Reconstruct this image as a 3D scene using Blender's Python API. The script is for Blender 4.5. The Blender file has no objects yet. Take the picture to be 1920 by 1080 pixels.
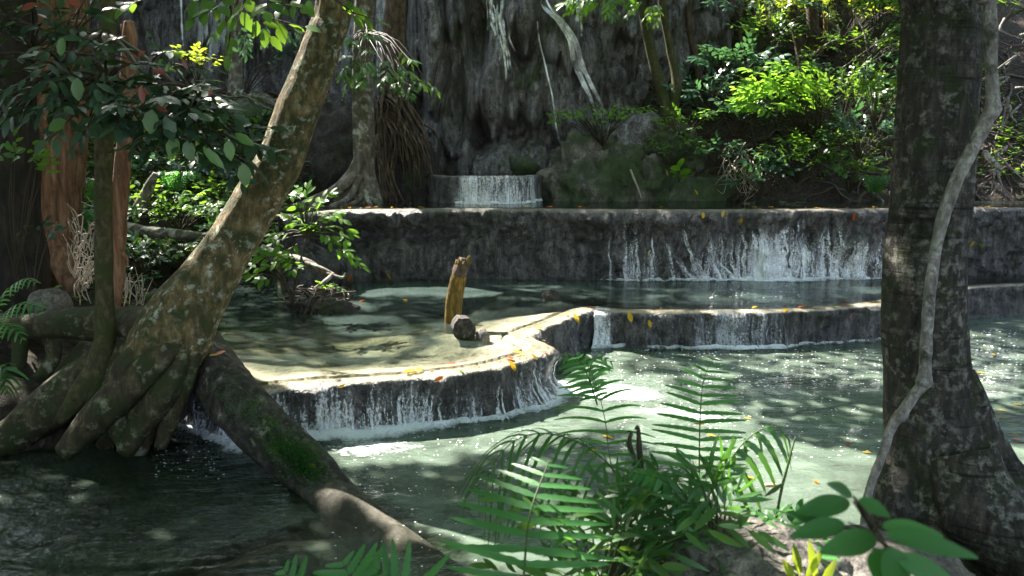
import bpy, math, random
import numpy as np
from mathutils import Vector, Matrix
from mathutils.bvhtree import BVHTree

# ------------------------------------------------------------------ camera, world, sun, exposure
SC = bpy.context.scene
COL = SC.collection
FPX, CAMZ = 1500.0, 2.6
PITCH = math.atan(250/1500)
cd = bpy.data.cameras.new("camera"); cam = bpy.data.objects.new("camera", cd); COL.objects.link(cam)
cam.location = (0, 0, CAMZ); cam.rotation_euler = (math.pi/2-PITCH, 0, 0)
cd.sensor_width = 36; cd.lens = 36*FPX/1920; cd.clip_start = .05; cd.clip_end = 400
cd.dof.use_dof = True; cd.dof.focus_distance = 8.5; cd.dof.aperture_fstop = 3.6
SC.camera = cam
SUN_AZ, SUN_EL = math.radians(-45), math.radians(50)     # azimuth from +Y towards +X
SDIR = np.array([math.sin(SUN_AZ)*math.cos(SUN_EL), math.cos(SUN_AZ)*math.cos(SUN_EL), math.sin(SUN_EL)])
w = bpy.data.worlds.new("World"); SC.world = w; w.use_nodes = True
nt = w.node_tree; nt.nodes.clear()
sky = nt.nodes.new('ShaderNodeTexSky'); sky.sky_type = 'NISHITA'; sky.sun_disc = False
sky.sun_elevation = SUN_EL; sky.sun_rotation = SUN_AZ
bg = nt.nodes.new('ShaderNodeBackground'); bg.inputs[1].default_value = 0.15
wo = nt.nodes.new('ShaderNodeOutputWorld')
bw = nt.nodes.new('ShaderNodeRGBToBW'); mx = nt.nodes.new('ShaderNodeMix'); mx.data_type = 'RGBA'; mx.inputs[0].default_value = .4   # hazy, whitish sky
nt.links.new(sky.outputs[0], bw.inputs[0]); nt.links.new(sky.outputs[0], mx.inputs[6]); nt.links.new(bw.outputs[0], mx.inputs[7])
nt.links.new(mx.outputs[2], bg.inputs[0]); nt.links.new(bg.outputs[0], wo.inputs[0])
sl = bpy.data.lights.new("sun", 'SUN'); sl.energy = 5.0; sl.angle = math.radians(.5); sl.color = (1, .94, .85)
so = bpy.data.objects.new("sun", sl); COL.objects.link(so)
so.rotation_euler = Vector(SDIR).to_track_quat('Z', 'Y').to_euler(); so.location = (-10, 10, 20)
SC.view_settings.view_transform = 'Standard'; SC.view_settings.look = 'None'
SC.view_settings.exposure = 2.6; SC.view_settings.gamma = 1
SC.cycles.use_denoising = True
SC.cycles.max_bounces = 6; SC.cycles.diffuse_bounces = 3; SC.cycles.glossy_bounces = 3
SC.cycles.transparent_max_bounces = 16; SC.cycles.transmission_bounces = 3
SC.cycles.caustics_reflective = False; SC.cycles.caustics_refractive = False
SC.cycles.use_adaptive_sampling = True; SC.cycles.adaptive_threshold = .02

# ------------------------------------------------------------------ maths helpers
def ray(px, py):
    a = (px-960)/FPX; b = -(py-540)/FPX
    c, s = math.cos(PITCH), math.sin(PITCH)
    return np.array([a, c + b*s, -s + b*c])
def P(px, py, D):                 # world point seen at a pixel of the photo, D metres ahead
    d = ray(px, py); return np.array([0, 0, CAMZ]) + d*(D/d[1])
def U(px, py, z):                 # world point seen at a pixel on a level plane
    d = ray(px, py); return np.array([0, 0, CAMZ]) + d*((z-CAMZ)/d[2])
def _h(i, j, k, seed):
    n = (i.astype(np.int64)*374761393 + j.astype(np.int64)*668265263 + k.astype(np.int64)*2147483647 + seed*974634777) & 0xffffffff
    n = ((n ^ (n >> 13))*1274126177) & 0xffffffff
    n = n ^ (n >> 16)
    n = (n*2246822519) & 0xffffffff
    n = n ^ (n >> 15)
    return (n & 0xffffff)/float(0xffffff)*2-1
def vn(p, seed=0):
    p = np.asarray(p, float); i = np.floor(p); f = p-i; f = f*f*(3-2*f); i = i.astype(np.int64)
    r = 0
    for a in (0, 1):
        for b in (0, 1):
            for c in (0, 1):
                wgt = (f[..., 0] if a else 1-f[..., 0])*(f[..., 1] if b else 1-f[..., 1])*(f[..., 2] if c else 1-f[..., 2])
                r = r + wgt*_h(i[..., 0]+a, i[..., 1]+b, i[..., 2]+c, seed)
    return r
def fbm(p, seed=0, o=4, g=.5):
    r = 0; a = 1; s = 0
    for k in range(o):
        r = r + a*vn(np.asarray(p)*2.03**k + 17.1*k, seed+k); s += a; a *= g
    return r/s
def sst(a, b, x):
    t = np.clip((x-a)/(b-a), 0, 1); return t*t*(3-2*t)
def norm(v):
    v = np.asarray(v, float); return v/np.maximum(np.linalg.norm(v, axis=-1, keepdims=True), 1e-9)
def catmull(pts, n):
    pts = np.asarray(pts, float); k = len(pts)
    if k == 2:
        t = np.linspace(0, 1, n)[:, None]; return pts[0]*(1-t)+pts[1]*t
    q = np.vstack([2*pts[0]-pts[1], pts, 2*pts[-1]-pts[-2]])
    t = np.linspace(0, k-1, n); i = np.minimum(t.astype(int), k-2); f = (t-i)[:, None]
    a, b, c, d = q[i], q[i+1], q[i+2], q[i+3]
    return .5*((2*b)+(c-a)*f+(2*a-5*b+4*c-d)*f*f+(3*b-a-3*c+d)*f**3)

# ------------------------------------------------------------------ mesh builder
class MB:
    def __init__(s): s.v = []; s.f = {}; s.n = 0; s.at = {}
    def add(s, v, *faces, **attrs):
        v = np.asarray(v, np.float32).reshape(-1, 3)
        for f in faces:
            f = np.asarray(f, np.int64)
            if f.size: s.f.setdefault(f.shape[1], []).append(f + s.n)
        s.v.append(v)
        for k in set(list(s.at)+list(attrs)):
            s.at.setdefault(k, [np.zeros(s.n, np.float32)] if s.n else [])
            s.at[k].append(np.asarray(attrs[k], np.float32).ravel() if k in attrs else np.zeros(len(v), np.float32))
        s.n += len(v)
    def mesh(s, name, off=(0, 0, 0), smooth=True):
        me = bpy.data.meshes.new(name)
        v = np.concatenate(s.v) - np.asarray(off, np.float32)
        me.vertices.add(len(v)); me.vertices.foreach_set('co', v.astype(np.float32).ravel())
        loops = []; tot = []
        for k, fs in s.f.items():
            a = np.concatenate(fs); loops.append(a.ravel()); tot.append(np.full(len(a), k))
        loops = np.concatenate(loops); tot = np.concatenate(tot); st = np.concatenate([[0], np.cumsum(tot)[:-1]])
        me.loops.add(len(loops)); me.loops.foreach_set('vertex_index', loops.astype(np.int32))
        me.polygons.add(len(tot)); me.polygons.foreach_set('loop_start', st.astype(np.int32))
        me.polygons.foreach_set('loop_total', tot.astype(np.int32))
        me.polygons.foreach_set('use_smooth', np.full(len(tot), smooth))
        for k, a in s.at.items():
            t = me.attributes.new(k, 'FLOAT', 'POINT'); t.data.foreach_set('value', np.concatenate(a))
        me.update(calc_edges=True); me.validate()
        return me
def tag(o, label=None, cat=None, group=None, kind=None):
    if label: o['label'] = label
    if cat: o['category'] = cat
    if group: o['group'] = group
    if kind: o['kind'] = kind
    return o
def empty(name, label, cat, loc, group=None):
    o = bpy.data.objects.new(name, None); COL.objects.link(o); o.location = [float(a) for a in loc]
    o.empty_display_size = .1
    return tag(o, label, cat, group)
def link(name, mb, mat, parent=None, loc=None, smooth=True, label=None):
    if loc is None: loc = parent.location if parent is not None else (0, 0, 0)
    base = np.array(loc, float)
    me = mb.mesh(name, base, smooth); me.materials.append(mat)
    o = bpy.data.objects.new(name, me); COL.objects.link(o)
    if parent is not None: o.parent = parent
    else: o.location = [float(a) for a in loc]
    if label: o['label'] = label
    return o
def grid_faces(nu, nv, wrap=False):
    i = np.arange(nu-1)[:, None]; j = np.arange(nv if wrap else nv-1)[None, :]; j2 = (j+1) % nv
    return np.stack([i*nv+j, (i+1)*nv+j, (i+1)*nv+j2, i*nv+j2], -1).reshape(-1, 4)
def tube(mb, pts, rad, seg=10, n=None, amp=0., sc=3., seed=0, flute=0., cap=True, flat=1.):
    pts = np.asarray(pts, float); rad = np.asarray(rad, float)
    L = np.linalg.norm(np.diff(pts, axis=0), axis=1).sum()
    if n is None: n = int(max(4, min(220, L/max(.02, rad.mean()*.6))))
    c = catmull(pts, n)
    r = np.interp(np.linspace(0, len(pts)-1, n), np.arange(len(rad))*(len(pts)-1)/(len(rad)-1), rad)
    t = norm(np.gradient(c, axis=0))
    u = np.zeros_like(t); a = np.cross(t[0], [0, 0, 1.]); a = a if np.linalg.norm(a) > .1 else np.cross(t[0], [0, 1., 0])
    u[0] = norm(a)
    for i in range(1, n):
        q = u[i-1]-t[i]*np.dot(u[i-1], t[i]); u[i] = q/max(1e-9, np.linalg.norm(q))
    b = np.cross(t, u)
    th = np.linspace(0, 2*np.pi, seg, endpoint=False)
    dr = u[:, None]*np.cos(th)[None, :, None] + b[:, None]*np.sin(th)[None, :, None]*flat
    R = r[:, None]*np.ones(seg)
    if amp:
        q = (c[:, None]+dr*r[:, None, None])
        R = R*(1+amp*fbm(q*sc, seed, 4))
        if flute:
            ll = np.linspace(0, L, n)
            fq = np.stack([np.cos(th)[None]*2.2+0*R, np.sin(th)[None]*2.2+0*R, ll[:, None]*.35+0*R], -1)
            R = R*(1+flute*fbm(fq, seed+9, 3))
    v = c[:, None]+dr*R[..., None]
    f = grid_faces(n, seg, True)
    if cap:
        v2 = np.vstack([v.reshape(-1, 3), c[0][None], c[-1][None]])
        k = np.arange(seg); c0 = n*seg
        f0 = np.stack([np.full(seg, c0), k, (k+1) % seg], -1)
        f1 = np.stack([np.full(seg, c0+1), (n-1)*seg+(k+1) % seg, (n-1)*seg+k], -1)
        mb.add(v2, f, np.vstack([f0, f1]))
    else: mb.add(v.reshape(-1, 3), f)
def leaves(mb, pos, fwd, nrm, L, W, droop=.12, fold=.12, shape=(.72, 1., .62)):
    """a batch of folded, drooping leaf blades"""
    pos = np.atleast_2d(pos); N = len(pos)
    if N == 0: return
    fwd = norm(fwd); side = norm(np.cross(fwd, nrm)); up = np.cross(side, fwd)
    L = np.broadcast_to(np.asarray(L, float), (N,)); W = np.broadcast_to(np.asarray(W, float), (N,))
    w1, w2, w3 = shape
    tp = [(0, 0, 0), (.2, 0, 0), (.5, 0, 0), (.8, 0, 0), (1, 0, 0), (.2, -w1, 1), (.2, w1, 1), (.5, -w2, 1), (.5, w2, 1), (.8, -w3, 1), (.8, w3, 1)]
    v = np.zeros((N, 11, 3))
    for k, (t, s, e) in enumerate(tp):
        z = -droop*t*t*L + fold*e*W*.5
        v[:, k] = pos + fwd*(t*L)[:, None] + side*(s*W*.5)[:, None] + up*z[:, None]
    q = np.array([[1, 6, 8, 2], [5, 1, 2, 7], [2, 8, 10, 3], [7, 2, 3, 9]]); tr = np.array([[0, 6, 1], [0, 1, 5], [3, 10, 4], [9, 3, 4]])
    b = (np.arange(N)*11)[:, None, None]
    mb.add(v.reshape(-1, 3), (q[None]+b).reshape(-1, 4), (tr[None]+b).reshape(-1, 3))
def sprays(mb, o, d, n, ln, nl, L, W, rng, ang=58, jit=.25, droop=.2, term=True):
    """twigs with alternate leaves: o origins, d directions, n normals"""
    o = np.atleast_2d(o); K = len(o); d = norm(d); s = norm(np.cross(d, n)); n = np.cross(s, d)
    ln = np.broadcast_to(np.asarray(ln, float), (K,))
    for j in range(nl):
        t = (j+.6)/nl; sg = 1 if j % 2 else -1
        last = term and j == nl-1
        a = math.radians(8 if last else ang*(1-.35*t)); sg = sg if not last else 0.3
        pos = o + d*(t*ln)[:, None] - n*(0.18*ln*t*t)[:, None]*0 + rng.normal(0, .01, (K, 3))
        fw = d*math.cos(a) + s*(sg*math.sin(a)) + rng.normal(0, jit*.6, (K, 3)) - np.array([0, 0, .12])
        nn = n + rng.normal(0, jit, (K, 3))
        sz = rng.uniform(.7, 1.15, K)*(1-.25*abs(t-.5))
        leaves(mb, pos, fw, nn, L*sz, W*sz, droop)

# ------------------------------------------------------------------ materials
class NT:
    def __init__(s, name):
        s.m = bpy.data.materials.new(name); s.m.use_nodes = True; s.t = s.m.node_tree; s.t.nodes.clear()
        s.out = s.n('OutputMaterial')
    def n(s, typ, **kw):
        nd = s.t.nodes.new('ShaderNode'+typ)
        for k, v in kw.items():
            if k.startswith('i'):
                nd.inputs[int(k[1:]) if k[1:].isdigit() else k[2:].replace('_', ' ')].default_value = v
            else: setattr(nd, k, v)
        return nd
    def l(s, a, b): s.t.links.new(a, b); return b.node
    def coord(s, scale=(1, 1, 1), kind='Object'):
        c = s.n('TexCoord'); m = s.n('Mapping'); m.inputs['Scale'].default_value = scale
        s.l(c.outputs[kind], m.inputs[0]); return m.outputs[0]
    def noise(s, vec, sc=5, det=6, rough=.6, dist=0.):
        x = s.n('TexNoise'); x.inputs['Scale'].default_value = sc; x.inputs['Detail'].default_value = det
        x.inputs['Roughness'].default_value = rough; x.inputs['Distortion'].default_value = dist
        s.l(vec, x.inputs['Vector']); return x.outputs[0]
    def ramp(s, fac, stops, interp='LINEAR'):
        r = s.n('ValToRGB'); r.color_ramp.interpolation = interp; e = r.color_ramp.elements
        while len(e) < len(stops): e.new(.5)
        for el, (p, c) in zip(e, stops):
            el.position = p; el.color = (*c, 1) if isinstance(c, tuple) else (c, c, c, 1)
        s.l(fac, r.inputs[0]); return r.outputs[0]
    def mix(s, fac, a, b, typ='MIX'):
        m = s.n('Mix', data_type='RGBA', blend_type=typ)
        for sock, v in ((m.inputs[0], fac), (m.inputs[6], a), (m.inputs[7], b)):
            if isinstance(v, (int, float)): sock.default_value = v
            elif isinstance(v, tuple): sock.default_value = (*v, 1)
            else: s.l(v, sock)
        return m.outputs[2]
    def math(s, op, a, b=None, clamp=False):
        m = s.n('Math', operation=op, use_clamp=clamp)
        for sock, v in ((m.inputs[0], a), (m.inputs[1], b)):
            if v is None: continue
            if isinstance(v, (int, float)): sock.default_value = v
            else: s.l(v, sock)
        return m.outputs[0]
    def bump(s, h, strength=.5, dist=.02, prev=None):
        b = s.n('Bump'); b.inputs['Strength'].default_value = strength; b.inputs['Distance'].default_value = dist
        s.l(h, b.inputs['Height'])
        if prev is not None: s.l(prev, b.inputs['Normal'])
        return b.outputs[0]
    def attr(s, name): return s.n('Attribute', attribute_name=name).outputs['Fac']
    def bsdf(s, col, rough=.6, spec=.4, nrm=None):
        b = s.n('BsdfPrincipled')
        for k, v in (('Base Color', col), ('Roughness', rough)):
            if isinstance(v, tuple): b.inputs[k].default_value = (*v, 1)
            elif isinstance(v, (int, float)): b.inputs[k].default_value = v
            else: s.l(v, b.inputs[k])
        b.inputs['Specular IOR Level'].default_value = spec
        if nrm is not None: s.l(nrm, b.inputs['Normal'])
        return b.outputs[0]
    def done(s, sh): s.l(sh, s.out.inputs[0]); return s.m
def leaf_mat(name, c1, c2, c3, tr=(.16, .34, .03), trf=.35, rough=.38, spec=.5):
    s = NT(name); g = s.n('NewGeometry'); r = g.outputs['Random Per Island']
    col = s.ramp(r, [(0, c1), (.5, c2), (.85, c3), (1, c3)])
    nz = s.noise(s.coord((1, 1, 1)), 14, 3); sp = s.noise(s.coord((1, 1, 1)), 45, 3, .6)
    col = s.mix(s.math('MULTIPLY', nz, .5), col, (c1[0]*.5, c1[1]*.5, c1[2]*.5))
    col = s.mix(s.ramp(sp, [(.66, 0.), (.74, .6)]), col, (.09, .06, .015))
    b = s.bsdf(col, rough, spec, s.bump(nz, .25, .01))
    t = s.n('BsdfTranslucent'); s.l(s.mix(.5, s.mix(.6, col, tr), tr), t.inputs[0])
    m = s.n('MixShader'); m.inputs[0].default_value = trf; s.l(b, m.inputs[1]); s.l(t.outputs[0], m.inputs[2])
    return s.done(m.outputs[0])
def bark_mat(name, c1, c2, c3, moss=(.03, .05, .01), mossn=.5, lich=(.4, .42, .36), lichn=.7, sc=6, vz=.35, bump=.6, rings=0.):
    s = NT(name); v = s.coord((1, 1, vz)); v1 = s.coord()
    a = s.noise(v, sc*2.2, 8, .65); b = s.noise(v1, sc*.6, 5, .6); c = s.noise(v1, sc*1.5, 6, .65); d = s.noise(v1, sc*.35, 4, .6)
    col = s.ramp(a, [(.3, c1), (.5, c2), (.7, c3)])
    col = s.mix(s.ramp(b, [(mossn-.06, 0.), (mossn+.1, 1.)]), col, moss)
    lm = s.math('MULTIPLY', s.ramp(c, [(lichn-.1, 0.), (lichn+.04, 1.)]), s.ramp(d, [(.4, 0.), (.55, 1.)]))
    col = s.mix(lm, col, lich)
    h = s.math('ADD', a, s.math('MULTIPLY', c, .6))
    if rings:
        rg = s.noise(s.coord((.8, .8, 11)), 1.6, 4, .6)
        col = s.mix(s.ramp(rg, [(.36, rings), (.44, 0.)]), col, (c1[0]*.4, c1[1]*.4, c1[2]*.4))
        h = s.math('ADD', h, rg)
    cr = s.noise(s.coord((1, 1, vz*.5)), sc*4, 5, .7)
    nr = s.bump(h, bump, .03, s.bump(cr, bump*.7, .008))
    return s.done(s.bsdf(col, .8, .25, nr))
def stone_mat(name, dark, mid, light, stretch=.25, moss=0., wet=.45, sc=3., bump=.7, mosscol=(.035, .06, .012), fine=1.):
    s = NT(name); v = s.coord((1, 1, stretch)); v1 = s.coord()
    a = s.noise(v, sc*2, 8, .65, .3); b = s.noise(v1, sc*.45, 5, .6); c = s.noise(v1, sc*9, 6, .7); st = s.noise(s.coord((1, 1, stretch*.35)), sc*6, 5, .6)
    col = s.ramp(a, [(.36, dark), (.5, mid), (.66, light)])
    col = s.mix(s.ramp(c, [(.38, .75), (.56, 0.)]), col, (dark[0]*.5, dark[1]*.5, dark[2]*.5))
    col = s.mix(s.ramp(st, [(.5, 0.), (.75, .45)]), col, light)
    if moss:
        col = s.mix(s.ramp(s.math('ADD', b, s.math('MULTIPLY', c, .25)), [(.8-moss*.35, 0.), (.92-moss*.35, .85)]), col, mosscol)
    col = s.mix(s.math('MULTIPLY', s.attr('sand'), s.ramp(c, [(.3, .6), (.5, 1.)])), col, s.ramp(b, [(.3, (.42, .36, .26)), (.6, (.68, .6, .47))]))
    vor = s.n('TexVoronoi'); vor.inputs['Scale'].default_value = sc*7; s.l(v, vor.inputs['Vector'])
    nr = s.bump(s.math('ADD', a, s.math('MULTIPLY', st, .6)), bump, .06, s.bump(s.math('ADD', c, s.math('MULTIPLY', vor.outputs[0], .5)), bump*fine, .035))
    rg = s.ramp(s.math('ADD', s.math('MULTIPLY', b, .6), s.math('MULTIPLY', c, .4)), [(.35, wet), (.6, min(.9, wet+.3))])
    return s.done(s.bsdf(col, rg, .5, nr))
M = {}
M['cliff'] = stone_mat('cliff_stone', (.045, .041, .042), (.2, .185, .19), (.46, .43, .435), .3, .35, .2, 3.4, 1.)
M['terrace'] = stone_mat('terrace_stone', (.026, .024, .024), (.1, .092, .09), (.28, .26, .25), .3, .25, .2, 4.0, 1., (.03, .04, .012))
M['rock'] = stone_mat('mossy_rock', (.03, .027, .022), (.11, .1, .08), (.3, .27, .22), .5, .75, .6, 2.2, .8, (.03, .055, .012))
M['cobble'] = stone_mat('grey_rock', (.05, .045, .04), (.16, .14, .12), (.33, .3, .25), .8, .2, .5, 5, .8)
M['darkrock'] = stone_mat('dark_rock', (.012, .01, .009), (.035, .028, .024), (.075, .062, .052), .7, .3, .6, 2.2, .8)
M['bark_lean'] = bark_mat('bark_leaning', (.03, .022, .01), (.12, .088, .038), (.26, .2, .1), (.04, .045, .013), .5, (.42, .44, .35), .62, 9, .3, 1.)
M['bark_base'] = bark_mat('bark_root', (.012, .01, .006), (.045, .034, .018), (.11, .085, .045), (.025, .032, .01), .48, (.2, .2, .13), .64, 6, .35)
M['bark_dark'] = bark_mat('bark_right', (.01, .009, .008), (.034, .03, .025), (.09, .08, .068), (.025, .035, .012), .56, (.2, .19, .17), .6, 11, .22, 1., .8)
M['bark_pale'] = bark_mat('bark_vine', (.1, .088, .08), (.24, .215, .2), (.42, .39, .36), (.06, .06, .04), .6, (.45, .43, .4), .6, 16, .5, 1.)
M['bark_red'] = bark_mat('bark_reddish', (.05, .024, .014), (.19, .095, .055), (.36, .21, .13), (.05, .035, .015), .63, (.4, .3, .2), .72, 6, .14, 1.)
M['bark_moss'] = bark_mat('bark_green', (.02, .018, .009), (.06, .052, .024), (.12, .1, .05), (.035, .045, .01), .5, (.14, .15, .08), .75, 9, .6, .4)
M['bark_grey'] = bark_mat('bark_grey', (.04, .034, .026), (.12, .1, .078), (.22, .19, .15), (.05, .055, .02), .55, (.38, .38, .33), .6, 5, .3)
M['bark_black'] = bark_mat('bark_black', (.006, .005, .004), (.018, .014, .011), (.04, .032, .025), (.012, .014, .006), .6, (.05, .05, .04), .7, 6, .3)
M['bark_brown'] = bark_mat('bark_brown', (.025, .018, .013), (.08, .055, .04), (.16, .12, .085), (.035, .035, .015), .6, (.2, .18, .14), .7, 6, .4)
M['log'] = bark_mat('fallen_log_bark', (.012, .01, .008), (.042, .036, .03), (.12, .105, .09), (.03, .06, .01), .6, (.32, .28, .22), .68, 6, .8, 1.)
M['log_wet'] = bark_mat('sunken_log_bark', (.03, .028, .022), (.06, .055, .042), (.11, .1, .078), (.06, .06, .03), .6, (.3, .27, .2), .7, 5, .8, .5)
M['post'] = bark_mat('post_wood', (.04, .022, .008), (.15, .09, .02), (.34, .23, .04), (.1, .07, .015), .5, (.5, .4, .15), .75, 12, .2, 1.)
M['soil'] = None
# leaves
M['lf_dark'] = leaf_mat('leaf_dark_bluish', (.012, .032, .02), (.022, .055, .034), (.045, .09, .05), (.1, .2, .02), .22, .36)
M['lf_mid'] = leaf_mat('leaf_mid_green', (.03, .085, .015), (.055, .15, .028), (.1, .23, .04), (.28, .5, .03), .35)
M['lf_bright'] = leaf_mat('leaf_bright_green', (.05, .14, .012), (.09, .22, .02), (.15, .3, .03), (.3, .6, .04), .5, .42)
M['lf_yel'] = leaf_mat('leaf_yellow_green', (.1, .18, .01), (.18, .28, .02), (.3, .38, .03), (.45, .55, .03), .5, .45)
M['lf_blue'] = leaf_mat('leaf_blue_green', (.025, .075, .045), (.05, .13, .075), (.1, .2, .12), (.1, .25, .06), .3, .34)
M['lf_fern'] = leaf_mat('fern_green', (.03, .13, .03), (.05, .19, .045), (.08, .25, .065), (.2, .55, .07), .4, .42)
M['lf_fern_dark'] = leaf_mat('fern_dark_green', (.018, .075, .016), (.03, .115, .025), (.055, .16, .035), (.16, .42, .04), .35, .45)
M['lf_red'] = leaf_mat('leaf_reddish', (.14, .02, .015), (.25, .05, .03), (.3, .1, .06), (.5, .1, .03), .4)
def plain(name, col, rough=.6, spec=.3, var=.3):
    s = NT(name); n = s.noise(s.coord(), 12, 4)
    return s.done(s.bsdf(s.mix(s.math('MULTIPLY', n, var*2), col, tuple(c*.45 for c in col)), rough, spec, s.bump(n, .3, .01)))
M['stem'] = plain('green_stem', (.05, .09, .02)); M['stem_brown'] = plain('brown_stem', (.045, .035, .02)); M['twig'] = plain('pale_twig', (.38, .33, .26))
M['dark_twig'] = plain('dark_root', (.075, .055, .042))
for k, c in dict(y=(.75, .48, .02), o=(.72, .2, .02), r=(.5, .07, .02), g=(.2, .36, .04), b=(.12, .05, .025), p=(.7, .5, .28)).items():
    M['fl_'+k] = leaf_mat('fallen_leaf_'+k, tuple(x*.8 for x in c), c, tuple(min(1, x*1.15) for x in c), c, .3)
def ground_mat():
    s = NT('ground_soil'); v = s.coord(); a = s.noise(v, 2.2, 8, .65); b = s.noise(v, 14, 8, .7); c = s.noise(v, .8, 5, .6)
    vor = s.n('TexVoronoi'); vor.inputs['Scale'].default_value = 16; s.l(v, vor.inputs['Vector'])
    soil = s.ramp(b, [(.3, (.012, .009, .007)), (.5, (.035, .025, .018)), (.66, (.075, .055, .04)), (.8, (.15, .115, .085))])
    soil = s.mix(s.ramp(a, [(.5, 0.), (.62, .6)]), soil, (.025, .04, .012))
    sand = s.ramp(a, [(.3, (.4, .34, .24)), (.5, (.6, .53, .41)), (.7, (.75, .68, .55))])
    sand = s.mix(s.ramp(b, [(.33, .5), (.5, 0.)]), sand, (.25, .2, .12))
    bed = s.ramp(a, [(.32, (.05, .055, .035)), (.5, (.15, .15, .095)), (.68, (.34, .33, .23))])
    bed = s.mix(s.ramp(b, [(.35, .6), (.55, 0.)]), bed, (.05, .07, .04))
    col = s.mix(s.attr('sand'), s.mix(s.attr('bed'), soil, bed), sand)
    nr = s.bump(s.math('ADD', a, s.math('MULTIPLY', b, .5)), .8, .12, s.bump(s.math('ADD', b, vor.outputs[0]), .5, .03))
    return s.done(s.bsdf(col, .85, .25, nr))
M['soil'] = ground_mat()
def water_mat(name, clear, milk, k, mmax=.85, bs=1., rough=.03, stretch=1.):
    """surface film: Fresnel reflection over a body whose turbidity grows with the real depth below each point"""
    s = NT(name); v = s.coord((1, 1.5*stretch, 1))
    a = s.noise(v, 3.2, 3, .55, .5); b = s.noise(v, 11, 4, .6, .8); c = s.noise(v, 34, 2, .6)
    h = s.math('ADD', s.math('MULTIPLY', a, .9), s.math('ADD', s.math('MULTIPLY', b, .42), s.math('MULTIPLY', c, .1)))
    calm = s.ramp(s.noise(s.coord((.5, 1.2, 1)), .8, 3, .6, 1.), [(.35, .25), (.62, 1.)])
    nr = s.bump(s.math('MULTIPLY', h, calm), 1., .03*bs)
    dep = s.attr('depth')
    turb = s.math('SUBTRACT', 1., s.math('POWER', 2.718, s.math('MULTIPLY', dep, -k)))
    turb = s.math('MULTIPLY', turb, s.math('MULTIPLY', s.math('SUBTRACT', 1., s.attr('still')), mmax))  # shade at left painted by lowering the milk
    turb = s.math('MULTIPLY', turb, s.ramp(s.noise(s.coord(), 1.3, 4, .6, 1.2), [(.33, .45), (.62, 1.)]), True)
    tr = s.n('BsdfTransparent'); s.l(s.mix(s.math('MULTIPLY', dep, 1.6, True), (.97, .98, .96), clear), tr.inputs[0])
    df = s.n('BsdfDiffuse'); df.inputs[0].default_value = (*milk, 1)
    m1 = s.n('MixShader'); s.l(turb, m1.inputs[0]); s.l(tr.outputs[0], m1.inputs[1]); s.l(df.outputs[0], m1.inputs[2])
    gl = s.n('BsdfGlossy'); gl.inputs['Roughness'].default_value = rough; s.l(nr, gl.inputs['Normal'])
    fr = s.n('Fresnel'); fr.inputs[0].default_value = 1.33; s.l(nr, fr.inputs['Normal'])
    m2 = s.n('MixShader'); s.l(fr.outputs[0], m2.inputs[0]); s.l(m1.outputs[0], m2.inputs[1]); s.l(gl.outputs[0], m2.inputs[2])
    return s.done(m2.outputs[0])
M['water_low'] = water_mat('water_low_pool', (.35, .5, .45), (.18, .24, .185), 2.1, .85, 1.5)
M['water_mid'] = water_mat('water_mid_pool', (.6, .7, .5), (.1, .145, .13), 1.9, .8, .28, .012, 2.)
M['water_up'] = water_mat('water_up_pool', (.4, .5, .4), (.06, .09, .075), 2.5, .8, .3)
def fall_mat(name, col=(.9, .92, .95), gain=1., fine=26.):
    """falling water: broken vertical threads, uv = (metres along, metres down)"""
    s = NT(name); c = s.n('UVMap'); uv = c.outputs[0]
    def st(x, y, sc, det=4):
        m = s.n('Mapping'); m.inputs['Scale'].default_value = (x, y, 1); s.l(uv, m.inputs[0]); return s.noise(m.outputs[0], sc, det, .6, .25)
    a = st(1, .1, fine); b = st(1, .35, fine*2.2); big = st(1, .15, 2.2, 3); dots = st(1, .8, 45, 3)
    t = s.math('ADD', s.math('MULTIPLY', a, .55), s.math('MULTIPLY', b, .45))
    t = s.math('ADD', t, s.math('MULTIPLY', s.math('SUBTRACT', big, .5), .5))
    t = s.math('ADD', t, s.math('MULTIPLY', s.math('SUBTRACT', dots, .5), .45))
    t = s.math('ADD', t, s.math('MULTIPLY', s.math('SUBTRACT', s.attr('flow'), .5), .55))
    al = s.math('MULTIPLY', s.ramp(t, [(.51, 0.), (.62, .45), (.82, 1.)]), gain, True)
    df = s.bsdf(col, .25, .6)
    tr = s.n('BsdfTransparent'); m = s.n('MixShader'); s.l(al, m.inputs[0]); s.l(tr.outputs[0], m.inputs[1]); s.l(df, m.inputs[2])
    return s.done(m.outputs[0])
M['fall'] = fall_mat('falling_water'); M['fall_thin'] = fall_mat('falling_water_thin', (.75, .78, .82), .75, 34.)
def foam_mat():
    s = NT('foam'); v = s.coord((1, 1, 1)); a = s.noise(v, 9, 6, .7, .6); b = s.noise(v, 40, 3, .6)
    t = s.math('ADD', s.math('ADD', s.math('MULTIPLY', a, .7), s.math('MULTIPLY', b, .3)), s.math('MULTIPLY', s.math('SUBTRACT', s.attr('flow'), .5), .75))
    al = s.ramp(t, [(.44, 0.), (.6, .6), (.75, 1.)])
    tr = s.n('BsdfTransparent'); m = s.n('MixShader'); s.l(al, m.inputs[0]); s.l(tr.outputs[0], m.inputs[1])
    s.l(s.bsdf((.8, .84, .86), .5, .4, s.bump(b, .6, .03)), m.inputs[2]); return s.done(m.outputs[0])
M['foam'] = foam_mat(); M['fleck'] = plain('foam_glint_fleck', (.85, .87, .88), .4, .5, 0.)

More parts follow.
